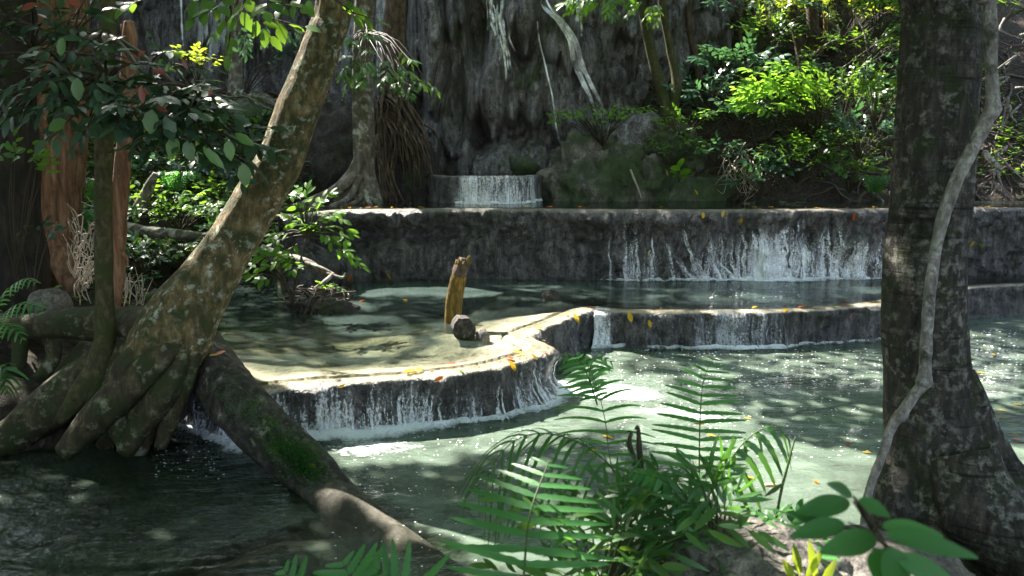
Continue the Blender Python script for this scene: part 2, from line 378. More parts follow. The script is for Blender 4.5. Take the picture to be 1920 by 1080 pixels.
# ------------------------------------------------------------------ terraces: lip curves in world space
ZA, ZB, ZC, ZD = 0., .51, 1.71, 2.22
def curve_px(pts, z, step=.03):
    w3 = np.array([U(a, b, z)[:2] for a, b in pts]); n = max(8, int(np.linalg.norm(np.diff(w3, axis=0), axis=1).sum()/step))
    c = catmull(np.c_[w3, np.zeros(len(w3))], n*3)[:, :2]
    s = np.r_[0, np.cumsum(np.linalg.norm(np.diff(c, axis=0), axis=1))]
    t = np.linspace(0, s[-1], n); return np.c_[np.interp(t, s, c[:, 0]), np.interp(t, s, c[:, 1])], t
LB, sB = curve_px([(230, 655), (300, 680), (370, 708), (455, 733), (560, 722), (650, 716), (750, 709), (850, 699), (930, 687), (990, 672), (1022, 661),
                   (1031, 652), (1024, 643), (1000, 634), (992, 626), (1012, 616), (1050, 602), (1095, 583), (1112, 577), (1130, 579), (1200, 583), (1300, 584),
                   (1400, 583), (1500, 581), (1600, 574), (1650, 568), (1740, 553), (1830, 537), (1920, 532), (2060, 529), (2300, 527)], ZB)
LC, sC = curve_px([(520, 402), (590, 398), (640, 393), (760, 391), (900, 390), (1050, 391), (1200, 392), (1400, 392), (1640, 391), (1850, 389), (2050, 388), (2350, 387)], ZC)
LD, sD = curve_px([(778, 312), (790, 321), (812, 327.5), (870, 330), (940, 330), (1000, 328.5), (1022, 323), (1030, 314)], ZD, .025)
POLB = np.vstack([LB, [[15, 16.5], [-9, 16.5], [-9, LB[0, 1]]]])
POLC = np.vstack([LC, [[15, 17.5], [-5.2, 17.5]]])
POLD = np.vstack([LD, [[1.3, 19], [-2.3, 19]]])
def inside(x, y, pol):
    r = np.zeros(x.shape, bool); n = len(pol)
    for i in range(n):
        x1, y1 = pol[i]; x2, y2 = pol[(i+1) % n]
        if y1 == y2: continue
        c = ((y1 > y) != (y2 > y)) & (x < (x2-x1)*(y-y1)/(y2-y1)+x1)
        r ^= c
    return r
def dist(x, y, c, skip=4):
    c = c[::skip]; d = np.full(x.shape, 1e9)
    for i in range(len(c)-1):
        a = c[i]; e = c[i+1]-a; l2 = e@e
        t = np.clip(((x-a[0])*e[0]+(y-a[1])*e[1])/l2, 0, 1)
        d = np.minimum(d, (x-a[0]-t*e[0])**2+(y-a[1]-t*e[1])**2)
    return np.sqrt(d)
XB = ([2, 3, 5, 6.4, 7.1, 8.5, 10, 12.5, 13.3, 14.5, 16, 18, 30], [-5.4, -5.3, -5, -4.6, -3.35, -3.25, -3.9, -4.9, -4.4, -3.5, -3.0, -2.6, -2.6])
TL = ([2, 7, 9, 11.3, 13.5, 15, 16.5, 18, 21, 30], [.5, .5, .5, .6, 1.25, 2.0, 2.9, 3.5, 3.6, 4.5])
SUNK = [P(585, 885, 6.0)+[0, 0, -.06], U(765, 1005, 0)*[1, 1, 0]+[0, 0, -.235], U(930, 1110, 0)*[1, 1, 0]+[0, 0, -.27]]
ROOT = [U(690, 985, 0)*[1, 1, 0]+[0, 0, -.4], U(560, 1000, 0)*[1, 1, 0]+[0, 0, -.26], U(420, 1060, 0)*[1, 1, 0]+[0, 0, -.25], U(250, 1140, 0)*[1, 1, 0]+[0, 0, -.3]]
def H(x, y, full=False):
    x = np.asarray(x, float); y = np.asarray(y, float); sh = x.shape; x = x.ravel(); y = y.ravel()
    q = np.c_[x, y, 0*x]; n1 = fbm(q*.9, 3, 4); n2 = fbm(q*3.1, 5, 4)
    h = -.75+.18*n1+.05*n2
    # shallow ledge in the low pool, lower left
    g = np.exp(-(((x+1.3)/1.7)**2+((y-4.55)/.55)**2)); h = h+.52*g
    h = h+.45*np.exp(-(((x-2.3)/1.5)**2+((y-5.2)/.9)**2))
    sand = np.zeros_like(h); bed = np.ones_like(h)
    iB = inside(x, y, POLB); dB = dist(x, y, LB); hb = ZB-.02-np.clip((dB-.3)*.13, 0, .33)-.35*sst(10.5, 12.5, y)+.015*n2+.03*n1
    k = iB & (dB > .28); h = np.where(k, hb, h); sand = np.where(k, 1-.97*sst(.32, .85, dB+.3*n1)*(1-.9*np.exp(-(((x-.45)/.75)**2+((y-9.9)/1.2)**2))), sand)
    iC = inside(x, y, POLC); dC = dist(x, y, LC); k = iC & (dC > .34)
    h = np.where(k, ZC-.05-np.clip((dC-.3)*.4, 0, .45)+.03*n2, h); sand = np.where(k, .2, sand)
    iD = inside(x, y, POLD); dD = dist(x, y, LD); k = iD & (dD > .3); h = np.where(k, ZD-.1-.1*n1, h); sand = np.where(k, .1, sand)
    def up(hh, hn, soil=True):
        nonlocal sand, bed
        m = hn > hh
        if soil: sand = np.where(m, 0, sand); bed = np.where(m, 0, bed)
        return np.where(m, hn, hh)
    s_ = np.interp(y, *XB)-x + .25*n1
    T = np.interp(y, *TL)+.25*n1+.1*n2
    bed = np.where((s_ > -.5) & (y > 6.2), 0, bed)
    h = up(h, -.9+(T+.9)*sst(-.25, .75, s_)+np.maximum(s_-.7, 0)*.14)
    yb = 17.3-1.75*sst(2.3, 3.1, x)+.35*n1; yb = np.where(x < -2.3, 21.6, yb)
    hr = np.where(y > yb, 1.35+(y-yb)*.98+.35*n1*np.clip(y-yb, 0, 1)+.1*n2, -9); h = up(h, hr)
    h = up(h, np.where((x > 11) | (x < -11), -1+(np.abs(x)-11)*.8+n1*.5, -9))
    h = up(h, np.where(y < 3.5, -.8+1.55*sst(3.45, 2.95, y)+.05*n2, -9))
    r2 = ((x-3.3)/1.35)**2+((y-4.0)/.95)**2; h = up(h, -.9+1.12*sst(1.5, .55, np.sqrt(r2))+.04*n2)
    h = np.minimum(h, 12+n1)
    if full: return h.reshape(sh), sand, bed
    return h.reshape(sh)
def ax(a, b, c, d, fine, coarse):
    l = b-np.cumsum(coarse*1.12**np.arange(60)); l = l[l > a][::-1]; r = c+np.cumsum(coarse*1.12**np.arange(60)); r = r[r < d]
    return np.r_[a, l, np.arange(b, c, fine), r, d]
gx = ax(-60, -8, 13, 60, .075, .12); gy = ax(-40, 2, 20, 90, .075, .12)
X, Y = np.meshgrid(gx, gy, indexing='ij'); Z, sa, be = H(X, Y, True)
H0 = H
def H(x, y):                      # the finished ground, read back from its own grid
    x = np.asarray(x, float); y = np.asarray(y, float); i = np.clip(np.searchsorted(gx, x)-1, 0, len(gx)-2); j = np.clip(np.searchsorted(gy, y)-1, 0, len(gy)-2)
    u = np.clip((x-gx[i])/(gx[i+1]-gx[i]), 0, 1); v = np.clip((y-gy[j])/(gy[j+1]-gy[j]), 0, 1)
    return Z[i, j]*(1-u)*(1-v)+Z[i+1, j]*u*(1-v)+Z[i, j+1]*(1-u)*v+Z[i+1, j+1]*u*v
g = MB(); g.add(np.stack([X, Y, Z], -1).reshape(-1, 3), grid_faces(*X.shape)[:, :], sand=sa, bed=be)
GROUND = link('ground', g, M['soil']); tag(GROUND, 'dark leaf strewn soil banks and pale pool beds', kind='structure')
HITS = [(np.concatenate(g.v), np.concatenate(g.f[4]))]

def level(name, pol, z, mat, label, bb, res=.12, lip=None):
    """a pool surface: grid clipped to the pool outline, with the true depth stored per vertex"""
    xs = np.arange(bb[0], bb[1], res); ys = np.arange(bb[2], bb[3], res); X, Y = np.meshgrid(xs, ys, indexing='ij')
    mb = MB(); F = grid_faces(*X.shape); V = np.stack([X, Y, 0*X+z], -1).reshape(-1, 3)
    if pol is not None:
        ins = inside(V[:, 0], V[:, 1], pol) & (dist(V[:, 0], V[:, 1], lip, 2) > res*1.0)
        F = F[ins[F].all(1)]
    dep = np.clip(z-H(V[:, 0], V[:, 1]), 0, 3)
    if pol is not None:
        dl = dist(V[:, 0], V[:, 1], lip, 2); dep = np.where(dl < .5, np.minimum(dep, .01+.13*dl), dep)
    if pol is None:
        for a, b in list(zip(SUNK[:-1], SUNK[1:]))+list(zip(ROOT[:-1], ROOT[1:])):
            e = (b-a)[:2]; t = np.clip(((V[:, :2]-a[:2])@e)/(e@e), 0, 1); dd = np.linalg.norm(V[:, :2]-a[:2]-t[:, None]*e, axis=1)
            zz = (a[2]+(b-a)[2]*t)+np.sqrt(np.clip(.22**2-dd**2, 0, 1)); dep = np.where(dd < .22, np.minimum(dep, np.clip(z-zz, 0, 1)), dep)
    still = .72*sst(-.6, -2.2, V[:, 0]+.25*(V[:, 1]-6))*(V[:, 1] < 9) if pol is None else 0*dep      # less milk at left: bank shade put into the water colour
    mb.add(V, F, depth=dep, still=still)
    if pol is not None:      # border strip up to the lip itself
        used = np.unique(F)
        d = norm(np.gradient(lip, axis=0)); nin = np.c_[-d[:, 1], d[:, 0]]
        rows = [lip-nin*(-.0), lip+nin*.06, lip+nin*.12, lip+nin*.2]
        V2 = np.stack([np.c_[r, np.full(len(r), z-.004+.001*k)] for k, r in enumerate(rows)], 1); V2[:, :, 2] += [.004, .008, .008, .008]
        mb.add(V2.reshape(-1, 3), grid_faces(len(lip), 4), depth=np.tile([.0, .01, .02, .03], len(lip)))
    o = link(name, mb, mat); tag(o, label, kind='structure'); HITS.append((np.concatenate(mb.v), np.concatenate(mb.f[4])))
    return o
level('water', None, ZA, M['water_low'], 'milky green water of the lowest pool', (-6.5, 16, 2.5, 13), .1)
level('water', POLB, ZB+.006, M['water_mid'], 'clear shallow water of the middle terrace pool', (-9, 15, 7, 15), .07, LB)
level('water', POLC, ZC+.006, M['water_up'], 'dark calm water of the upper terrace pool', (-5, 14.5, 12.8, 17.2), .1, LC)
level('water', POLD, ZD+.006, M['water_up'], 'sliver of water of the small pool under the cliff', (-2.3, 1.4, 15, 18.6), .08, LD)

def wall(name, label, lip, s, ztop, zbot, seed, off, mat, amp=(.05, .03, .012), rows=60, flut=.02, sand=.3):
    """travertine rim: rounded crest, lumpy fluted face. off(s,t)= outward offset of the face (t 0 lip .. 1 foot)"""
    d = norm(np.gradient(lip, axis=0)); out = np.c_[d[:, 1], -d[:, 0]]
    # smooth the normals
    for _ in range(6): out = norm(out+np.roll(out, 1, 0)*.5+np.roll(out, -1, 0)*.5) if False else norm(np.vstack([out[:1], (out[:-2]+out[1:-1]+out[2:])/3, out[-1:]]))
    inn = [(-.42, -.12), (-.3, -.04), (-.2, -.012), (-.12, -.002), (-.06, .0), (-.025, -.003)]
    n = len(lip); K = len(inn)
    V = np.zeros((n, K+rows, 3)); N = np.zeros((n, K+rows, 3))
    for k, (o, z) in enumerate(inn):
        V[:, k, :2] = lip+out*o; V[:, k, 2] = ztop+z; N[:, k] = (0, 0, 1)
    t = np.linspace(0, 1, rows)
    for k in range(rows):
        tt = t[k]; z = ztop+(zbot-ztop)*tt - .008*(1 if k == 0 else 1)
        rd = .05*math.sqrt(min(1, tt*(ztop-zbot)/.06)) if tt > 0 else 0
        V[:, K+k, :2] = lip+out*(rd+off(s, tt))[:, None]; V[:, K+k, 2] = z
        N[:, K+k, :2] = out; N[:, K+k, 2] = 0
    N = norm(N); flat = V.reshape(-1, 3)
    fade = np.r_[np.linspace(.05, .2, K), np.clip(.2+t*7, 0, 1)]
    dn = amp[0]*fbm(flat*1.6, seed, 3)+amp[1]*fbm(flat*5, seed+4, 3)+amp[2]*fbm(flat*17, seed+8, 3)
    if flut:
        ss = np.repeat(s, K+rows); dn = dn+flut*fbm(np.c_[ss*9, flat[:, 2]*.9, 0*ss], seed+12, 3)
    dn = dn+.05*(.35-np.abs(fbm(np.c_[flat[:, :2]*3.2, flat[:, 2]*1.3], seed+20, 3)))*(amp[0]/.08)
    dn = dn.reshape(n, -1)*fade
    V2 = V+N*dn[..., None]
    V2[:, :K, 2] = V[:, :K, 2]+.1*dn[:, :K]-.004
    if zbot < ZA: pass
    crest = np.r_[np.ones(K), sst(.05, .0, t)]*sand
    mb = MB(); mb.add(V2.reshape(-1, 3), grid_faces(n, K+rows), sand=np.tile(crest, n))
    o = link(name, mb, mat); tag(o, label, kind='structure'); HITS.append((np.concatenate(mb.v), np.concatenate(mb.f[4])))
    return dict(V=V2, K=K, rows=rows, out=out, s=s, lip=lip, ztop=ztop, zbot=zbot)
def bump1(x, c, w_): return np.exp(-((x-c)/w_)**2)
# arc length where the bulge of the round lobe and the notch are
def sidx(lip, s, px, py, z): p = U(px, py, z)[:2]; return s[np.argmin(np.linalg.norm(lip-p, axis=1))]
s_bul = sidx(LB, sB, 1031, 652, ZB); s_not = sidx(LB, sB, 1112, 577, ZB); s_in = sidx(LB, sB, 992, 626, ZB)
def offB(s, t):
    return -.04*math.sin(math.pi*min(1, t*1.2)) + .17*t**2.2*bump1(s, s_bul-.25, .7) + .03*t**2 + .22*t**1.5*bump1(s, s_not+.1, .16)
WB = wall('terrace_wall', 'rough grey travertine rim of the lowest terrace', LB, sB, ZB, -.12, 11, offB, M['terrace'], (.1, .07, .022), 44, .06, 1.)
def offC(s, t):
    lft = sst(6.6, 4.8, s)
    return -.20*bump1(np.array(t), .33, .1)*(.3+.7*lft)*(1+.3*np.sin(s*5)) + .06*bump1(np.array(t), .08, .1) + .10*sst(.35, .6, np.array(t))*lft - .1*t + .05*t*t
WC = wall('terrace_wall', 'tall grey travertine wall below the upper pool', LC, sC, ZC, ZB-.12, 21, offC, M['terrace'], (.26, .12, .035), 84, .06)
WD = wall('terrace_wall', 'small travertine weir under the cliff', LD, sD, ZD, ZC-.1, 31, lambda s, t: .03*t-.03*np.sin(3*t)+0*s, M['terrace'], (.06, .03, .012), 36, .03)

# ------------------------------------------------------------------ cliff of hanging travertine drapes
rng = np.random.default_rng(4)
cx0, cx1 = -11.5, 5.2
cx = np.arange(cx0, cx1, .028); cz = np.concatenate([np.arange(1.4, 6.4, .034), np.arange(6.5, 12.6, .15)])
CX, CZ = np.meshgrid(cx, cz, indexing='ij')
base = np.interp(CX, [-11.5, -5.2, -3.6, -2.6, -2.0, -.8, .7, 1.4, 2.0, 3.4, 5.2], [21.5, 21.2, 20.6, 19.2, 18.0, 17.7, 17.6, 17.9, 18.7, 18.9, 19.6])
q = np.stack([CX, 0*CX, CZ], -1)
base = base+.35*fbm(q*[.9, 1, .5], 41, 3)-.05*(CZ-4)
wx = CX+.10*fbm(q*[1.5, 1, .8], 42, 3)
prot = np.zeros_like(CX)
def drape(c, w_, zt, zb, p, tl=.5, slant=0.):
    global prot
    xc = c+slant*(CZ-zb)
    we = w_*np.sqrt(np.clip((CZ-zb)/tl, 0, 1)); e = np.clip(1-((wx-xc)/np.maximum(we, 1e-3))**2, 0, 1)
    up = np.clip((zt-CZ)/max(.1, (zt-zb)), 0, 1)
    prot = np.maximum(prot, 1.55*p*np.sqrt(e)*(.25+.75*np.sqrt(up))*(CZ < zt))
def wxz(px, py, D): p = P(px, py, D); return p[0], p[2]
for i in range(190):
    c = rng.uniform(cx0, cx1); w_ = rng.uniform(.09, .34); zt = rng.uniform(2.6, 8.5); ln = rng.uniform(.5, 3.2)
    drape(c, w_, zt, max(1.9, zt-ln), rng.uniform(.12, .42)*(.5+w_*2.5), rng.uniform(.2, .9), rng.uniform(-.05, .05))
for (px, py0, py1, hw, p, tl) in [(808, -60, 178, 30, .7, 1.0), (775, -60, 130, 18, .5, .6), (850, -60, 90, 16, .45, .5), (905, -60, 40, 22, .4, .5), (985, -80, 115, 26, .8, .7),
        (960, -80, 60, 18, .6, .4), (925, 90, 262, 36, .55, 1.0), (885, 130, 235, 22, .45, .8), (1000, 90, 245, 34, .5, .9), (960, 120, 240, 20, .5, .6), (1035, -20, 128, 34, .75, .8),
        (1060, 30, 150, 26, .7, .6), (730, -60, 330, 20, .3, 1.2), (860, 120, 330, 16, .35, .8), (1010, -80, 70, 14, .5, .4), (870, -80, 60, 12, .5, .3)]:
    c, z1 = wxz(px, py1, 17.6); _, z0 = wxz(px, py0, 17.6); drape(c, hw/FPX*17.6, z0+1.2, z1, p, tl)
c, z1 = wxz(1095, 215, 17.9); drape(c, .42, 4.9, 1.9, .75, 1.2, -.32)
for i in range(150):      # round lumpy right part
    c = rng.uniform(1.6, 4.9); zz = rng.uniform(2., 6.5); r = rng.uniform(.12, .42)
    e = np.clip(1-((CX-c)/r)**2-((CZ-zz)/r/.9)**2, 0, 1); prot = np.maximum(prot, (r*1.1)*np.sqrt(e)+.1*(e > 0))
mnd = np.clip(1-((CX-.15)/1.25)**2-((CZ-2.0)/1.0)**2, 0, 1); prot = np.maximum(prot, .95*np.sqrt(mnd))
cave = 0
for (px, py, rx, rz, dp) in [(893, 70, .22, .7, .6), (975, 95, .16, .35, .5), (860, 200, .2, .8, .4), (1075, 140, .14, .3, .4), (900, 250, .22, .3, .45), (780, 190, .12, .5, .4)]:
    c, zz = wxz(px, py, 17.6); cave = cave+1.7*dp*np.exp(-(((CX-c)/rx)**2+((CZ-zz)/rz)**2))
yy = base-prot*(1+.15*fbm(q*[3, 1, 1.2], 45, 3))+cave
yy = yy-.12*(.45-np.abs(fbm(q*[4.5, 1, .6], 46, 4)))-.09*fbm(q*[13, 1, 1.6], 47, 3)-.07*fbm(q*[9, 1, 8], 48, 3)-.016*fbm(q*[34, 1, 22], 49, 2)
CY = yy
CZ = 1.4+(CZ-1.4)*np.where(CZ > 6.0, 1, 1); hi = CZ > 6.2; CZ = np.where(hi, 6.2+(CZ-6.2)*(1-.98*sst(-2.6, .8, CX)), CZ); cz = CZ[0]
mb = MB(); mb.add(np.stack([CX, CY, CZ], -1).reshape(-1, 3), grid_faces(*CX.shape))
# cap running back so the cliff is a solid mass
top = np.stack([cx, CY[:, -1], CZ[:, -1]], -1); bk = top.copy(); bk[:, 1] += 8; lo = bk.copy(); lo[:, 2] = 0
mb.add(np.stack([top, bk, lo], 1).reshape(-1, 3), grid_faces(len(cx), 3))
CL = link('cliff', mb, M['cliff']); tag(CL, 'dark limestone cliff hung with fluted travertine drapes', kind='structure')
HITS.append((np.concatenate(mb.v), np.concatenate(mb.f[4])))
def cliff_y(x, z):
    i = np.clip(((np.asarray(x)-cx0)/.028).astype(int), 0, len(cx)-1); j = np.clip(((np.asarray(z)-1.4)/.034).astype(int), 0, 146)
    return CY[i, j]

# ------------------------------------------------------------------ falling water, foam
def setuv(o, uv):
    me = o.data; l = me.uv_layers.new(name='UVMap'); idx = np.zeros(len(me.loops), np.int32); me.loops.foreach_get('vertex_index', idx)
    l.data.foreach_set('uv', np.asarray(uv, np.float32)[idx].ravel())
def sheet(name, label, W, s0, s1, flow, mat, lift=.014, t1=1., edge=.2):
    i = np.where((W['s'] >= s0) & (W['s'] <= s1))[0]; K = W['K']; j = np.arange(K-3, K+int(W['rows']*t1))
    V = W['V'][i][:, j].copy(); out = np.c_[W['out'][i], np.zeros(len(i))][:, None]
    # water bridges the hollows: smooth along the fall
    for _ in range(3): V[:, 3:-1] = (V[:, 2:-2]+V[:, 3:-1]+V[:, 4:])/3
    V = V+out*lift; V[:, :3, 2] += .012
    s = W['s'][i]; tt = np.clip((j-K)/W['rows'], 0, 1); Fl = flow(s[:, None], tt[None, :])+0*V[..., 0]
    e = np.minimum(sst(s0, s0+edge, s), sst(s1, s1-edge, s))[:, None]; Fl = Fl-(1-e)*.7
    mb = MB(); mb.add(V.reshape(-1, 3), grid_faces(len(i), len(j)), flow=Fl)
    o = link(name, mb, mat); setuv(o, np.stack([s[:, None]+0*Fl, V[..., 2]], -1).reshape(-1, 2)); tag(o, label, 'waterfall')
    return o
def proj(x, y, z):
    c, n = math.cos(PITCH), math.sin(PITCH); dz = z-CAMZ; dep = y*c-dz*n
    return 960+FPX*x/dep, 540-FPX*(y*n+dz*c)/dep
def S(W, px, far=None):           # arc position along a rim for a column of the photo
    d = np.abs(proj(W['lip'][:, 0], W['lip'][:, 1], W['ztop'])[0]-px)
    if far is not None: d = d+np.where(far(W['s']), 0, 999)
    return W['s'][np.argmin(d)]
front = lambda s: s < s_bul
back = lambda s: s > s_not
vary = lambda s, k, sd: vn(np.stack([s*k, 0*s, 0*s+sd], -1))
FB = sheet('waterfall', 'sheet of thin water pouring over the round front lip into the foam', WB, .3, s_bul+.6, lambda s, t: .3+.22*vary(s, 2., 1)+.14*vary(s, 9, 12)+.5*t+.12*bump1(s, S(WB, 600, front), .8), M['fall'])
sheet('waterfall', 'trickle down the short inner rim behind the round lobe', WB, s_in+.1, s_not-.1, lambda s, t: .35+.2*vary(s, 2, 5)+.1*t, M['fall_thin'])
sheet('waterfall', 'narrow white spill in the notch between the two low terraces', WB, s_not-.12, s_not+.42, lambda s, t: .72+.3*t+0*s, M['fall'])
sheet('waterfall', 'low curtain trickling over the middle rim below the sunlit ledge', WB, s_not+.5, S(WB, 1690, back), lambda s, t: .2+.2*vary(s, 1.6, 2)+.12*vary(s, 9, 14)+.4*bump1(s, S(WB, 1400, back), .75)+.25*bump1(s, S(WB, 1560, back), .35)+.1*t, M['fall_thin'])
FC = sheet('waterfall', 'broad curtain of white water over the tall upper terrace wall', WC, S(WC, 1090), S(WC, 1760),
      lambda s, t: .08+.38*sst(.1, .6, t)+.24*vary(s, 2.2, 3)+.2*vary(s, 9, 13)+.3*bump1(s, S(WC, 1450), .3)*sst(.15, .8, t)*(1+.9*vary(s, 7, 9))+.25*bump1(s, S(WC, 1330), .5)+.2*bump1(s, S(WC, 1570), .35)+.22*bump1(s, S(WC, 1190), .14)+.1*t-.12*(t < .2), M['fall'], edge=1.2)
sheet('waterfall', 'faint trickles down the mossy end of the upper wall', WC, S(WC, 660), S(WC, 1105), lambda s, t: .12+.16*vary(s, 2.5, 4)+0*t, M['fall_thin'])
sheet('waterfall', 'small white curtain over the weir at the foot of the cliff', WD, S(WD, 850), S(WD, 1008), lambda s, t: .62+.3*vary(s, 4, 6)+.15*t, M['fall'])

# separate white strands running down the tall wall
def strand(mb, W, s0, ds, t0, t1, w0, w1, seed, lift=.022):
    n = 26; t = np.linspace(t0, t1, n); K = W['K']; sa_ = s0+ds*((t-t0)/(t1-t0))**1.3+.02*vn(np.stack([t*9, 0*t, 0*t+seed], -1), seed)
    ww = np.interp(t, [t0, t1], [w0, w1])*(1+.4*vn(np.stack([t*14, 0*t+3, 0*t+seed], -1), seed+1))
    rows = []
    for sg in (-1, -.33, .33, 1):
        i = np.clip(np.searchsorted(W['s'], sa_+sg*ww*.5), 0, len(W['s'])-1); j = np.clip((K+t*(W['rows']-1)).astype(int), 0, W['V'].shape[1]-1)
        p = W['V'][i, j].copy(); p[:, :2] += W['out'][i]*(lift+.01*(abs(sg) < .5)); p[:, :2] += 0; rows.append(p)
    V = np.stack(rows, 1)
    tan = np.c_[-W['out'][:, 1], W['out'][:, 0]]
    i = np.clip(np.searchsorted(W['s'], sa_), 0, len(W['s'])-1); c0 = V.mean(1)
    for k, sg in enumerate((-1, -.33, .33, 1)): V[:, k, :2] = c0[:, :2]+tan[i]*(-sg*ww*.5)[:, None]+W['out'][i]*(.008*(abs(sg) < .5)); V[:, k, 2] = c0[:, 2]
    mb.add(V.reshape(-1, 3), grid_faces(n, 4), flow=np.repeat(np.interp(t, [t0, t0+.2*(t1-t0), t1], [.3, .62, .8]), 4))
    return np.stack([np.tile([0, .33, .66, 1], n)*w0*1.2+seed*.37, V[..., 2].ravel()], -1)
rg = np.random.default_rng(8)
for px, dpx, t0, w_ in [(1170, 6, .02, .04), (1188, 10, .1, .04), (1240, 30, .2, .06), (1250, 60, .35, .09), (1275, 55, .15, .1), (1318, 70, .28, .07), (1322, 40, .3, .05), (1345, 20, .2, .04),
                        (1362, 22, .1, .05), (1395, 10, .15, .06), (1412, 15, .2, .09), (1425, 25, .2, .1), (1437, 16, .25, .13), (1450, 5, .25, .14), (1462, -5, .22, .13), (1475, -16, .1, .12), (1486, -6, .1, .09), (1500, -10, .05, .06),
                        (1455, 35, .35, .1), (1550, 22, .2, .05), (1560, 45, .3, .05), (1572, 5, .2, .04), (1525, 5, .5, .04), (1140, 3, .3, .025), (1610, 4, .4, .03), (1385, 5, .3, .04), (1220, 5, .3, .03)]:
    mb = MB(); uv = strand(mb, WC, S(WC, px), dpx/FPX*13.3, t0, .985, w_*.7, w_*1.5, int(px)); setuv(link('water_strand', mb, M['fall'], FC), uv)
for k in range(46):
    s0 = rg.uniform(.8, s_bul+.35); mb = MB(); uv = (strand(mb, WB, s0, rg.uniform(-.03, .05), rg.uniform(.05, .35), rg.uniform(.75, .97), .012, rg.uniform(.02, .06), 300+k, .02)); setuv(link('water_strand', mb, M['fall'], FB), uv)

def ribbon_fall(label, pts, wd, mat, D=None, lift=.1, n=70, flow=.75, jit=.03, seed=1, k_=1, spread=0.):
    """water running down the cliff face along a path of pixels; it lies on the rock"""
    mb = MB(); UVS = []; r = np.random.default_rng(seed+40)
    for q in range(k_):
        pp = np.array(pts, float); off = r.uniform(-1, 1)*spread if k_ > 1 else 0; a0, a1 = (r.uniform(0, .35), r.uniform(.6, 1.)) if k_ > 1 else (0, 1)
        c = catmull(np.c_[pp, 0*pp[:, 0]], 200)[:, :2]; c = c[int(a0*199):int(a1*199)]; c = c[np.linspace(0, len(c)-1, n).astype(int)].copy()
        tt = np.linspace(a0, a1, n); c[:, 0] += off*(.5+tt)+jit*60*vn(np.stack([tt*7, 0*tt+q, 0*tt+seed], -1), seed)
        ws = np.interp(tt, np.linspace(0, 1, len(wd)), wd)/FPX*17.8*(1 if k_ == 1 else r.uniform(.5, 1.3)); V = np.zeros((n, 5, 3))
        for i, (px, py) in enumerate(c):
            y = 17.4 if D is None else D
            if D is None:
                for _ in range(6): p = P(px, py, y); y = .5*y+.5*(float(cliff_y(p[0], p[2]))-lift)
            p = P(px, py, y); V[i] = p
            V[i, :, 0] += np.array([-1, -.5, 0, .5, 1])*ws[i]*.5
        V[:, :, 1] = np.minimum(V[:, :, 1], np.convolve(np.pad(V[:, 2, 1], 2, 'edge'), np.ones(5)/5, 'valid')[:, None]+.02)
        fd = (tt-a0)/(a1-a0); e = np.minimum(sst(0, .15, fd) if a0 > 0 or k_ > 1 else 1, 1-sst(.7, 1, fd))
        fl = np.array([flow-.5, flow, flow+.05, flow, flow-.5])[None]-.9*(1-e)[:, None]+.3*vn(np.stack([tt*16, 0*tt+q, 0*tt+seed], -1), 5)[:, None]
        mb.add(V.reshape(-1, 3), grid_faces(n, 5), flow=fl)
        UVS.append(np.stack([np.tile([0, .25, .5, .75, 1], (n, 1))*ws.mean()*1.6+seed+q*.7, V[:, :, 2]*1.0], -1).reshape(-1, 2))
    o = link('waterfall', mb, mat); setuv(o, np.vstack(UVS))
    return tag(o, label, 'waterfall')
ribbon_fall('bright stream sliding diagonally across the cliff shoulder', [(1010, -40), (1022, 10), (1050, 40), (1072, 78), (1082, 120), (1100, 160), (1118, 200), (1132, 262)], [5, 6, 5, 5, 6, 7, 7, 5], M['fall'], flow=1.15, k_=12, spread=9, jit=.05)
ribbon_fall('thin white thread of water dropping beside the sapling', [(1008, 40), (1011, 75), (1024, 130), (1036, 180), (1042, 230), (1050, 265), (1068, 290)], [2.5, 2.5, 3, 3, 3, 4, 7], M['fall'], flow=1.0, seed=2, jit=.01)
ribbon_fall('beaded drips falling down the dark middle of the cliff', [(935, -40), (940, 30), (948, 90), (955, 130), (958, 190)], [5, 5, 4, 4, 4], M['fall'], flow=.75, seed=3, k_=9, spread=14, jit=.05)
ribbon_fall('short misty fall in the gap right of the bright stream', [(1083, -40), (1086, 30), (1090, 90)], [5, 5, 4], M['fall'], flow=.75, k_=4, spread=5, seed=4)
ribbon_fall('pale spreading film of water at the top left of the central cliff', [(915, -40), (922, 30), (932, 100)], [5, 4, 4], M['fall'], flow=.7, k_=6, spread=10, seed=5)
ribbon_fall('misty pale fall behind the leaves beside the leaning trunk', [(400, -60), (398, 60), (392, 180)], [16, 16, 14], M['fall_thin'], D=20.3, flow=.8, k_=9, spread=24, seed=6)
ribbon_fall('pale blue fall between leaning trunk and fig tree', [(705, -60), (712, 40), (716, 120), (722, 200)], [12, 12, 10, 8], M['fall_thin'], D=19.0, flow=.8, k_=8, spread=16, seed=7)
ribbon_fall('single thin thread of water on the distant grey rock face', [(338, -60), (341, 40), (343, 100)], [5, 5, 4], M['fall'], D=20.4, flow=1.0, seed=8, jit=.01)
ribbon_fall('wide faint veil of water on the far cliff behind the fig tree', [(660, -60), (655, 60), (648, 170)], [10, 10, 10], M['fall_thin'], D=19.6, flow=.75, k_=6, spread=14, seed=9)

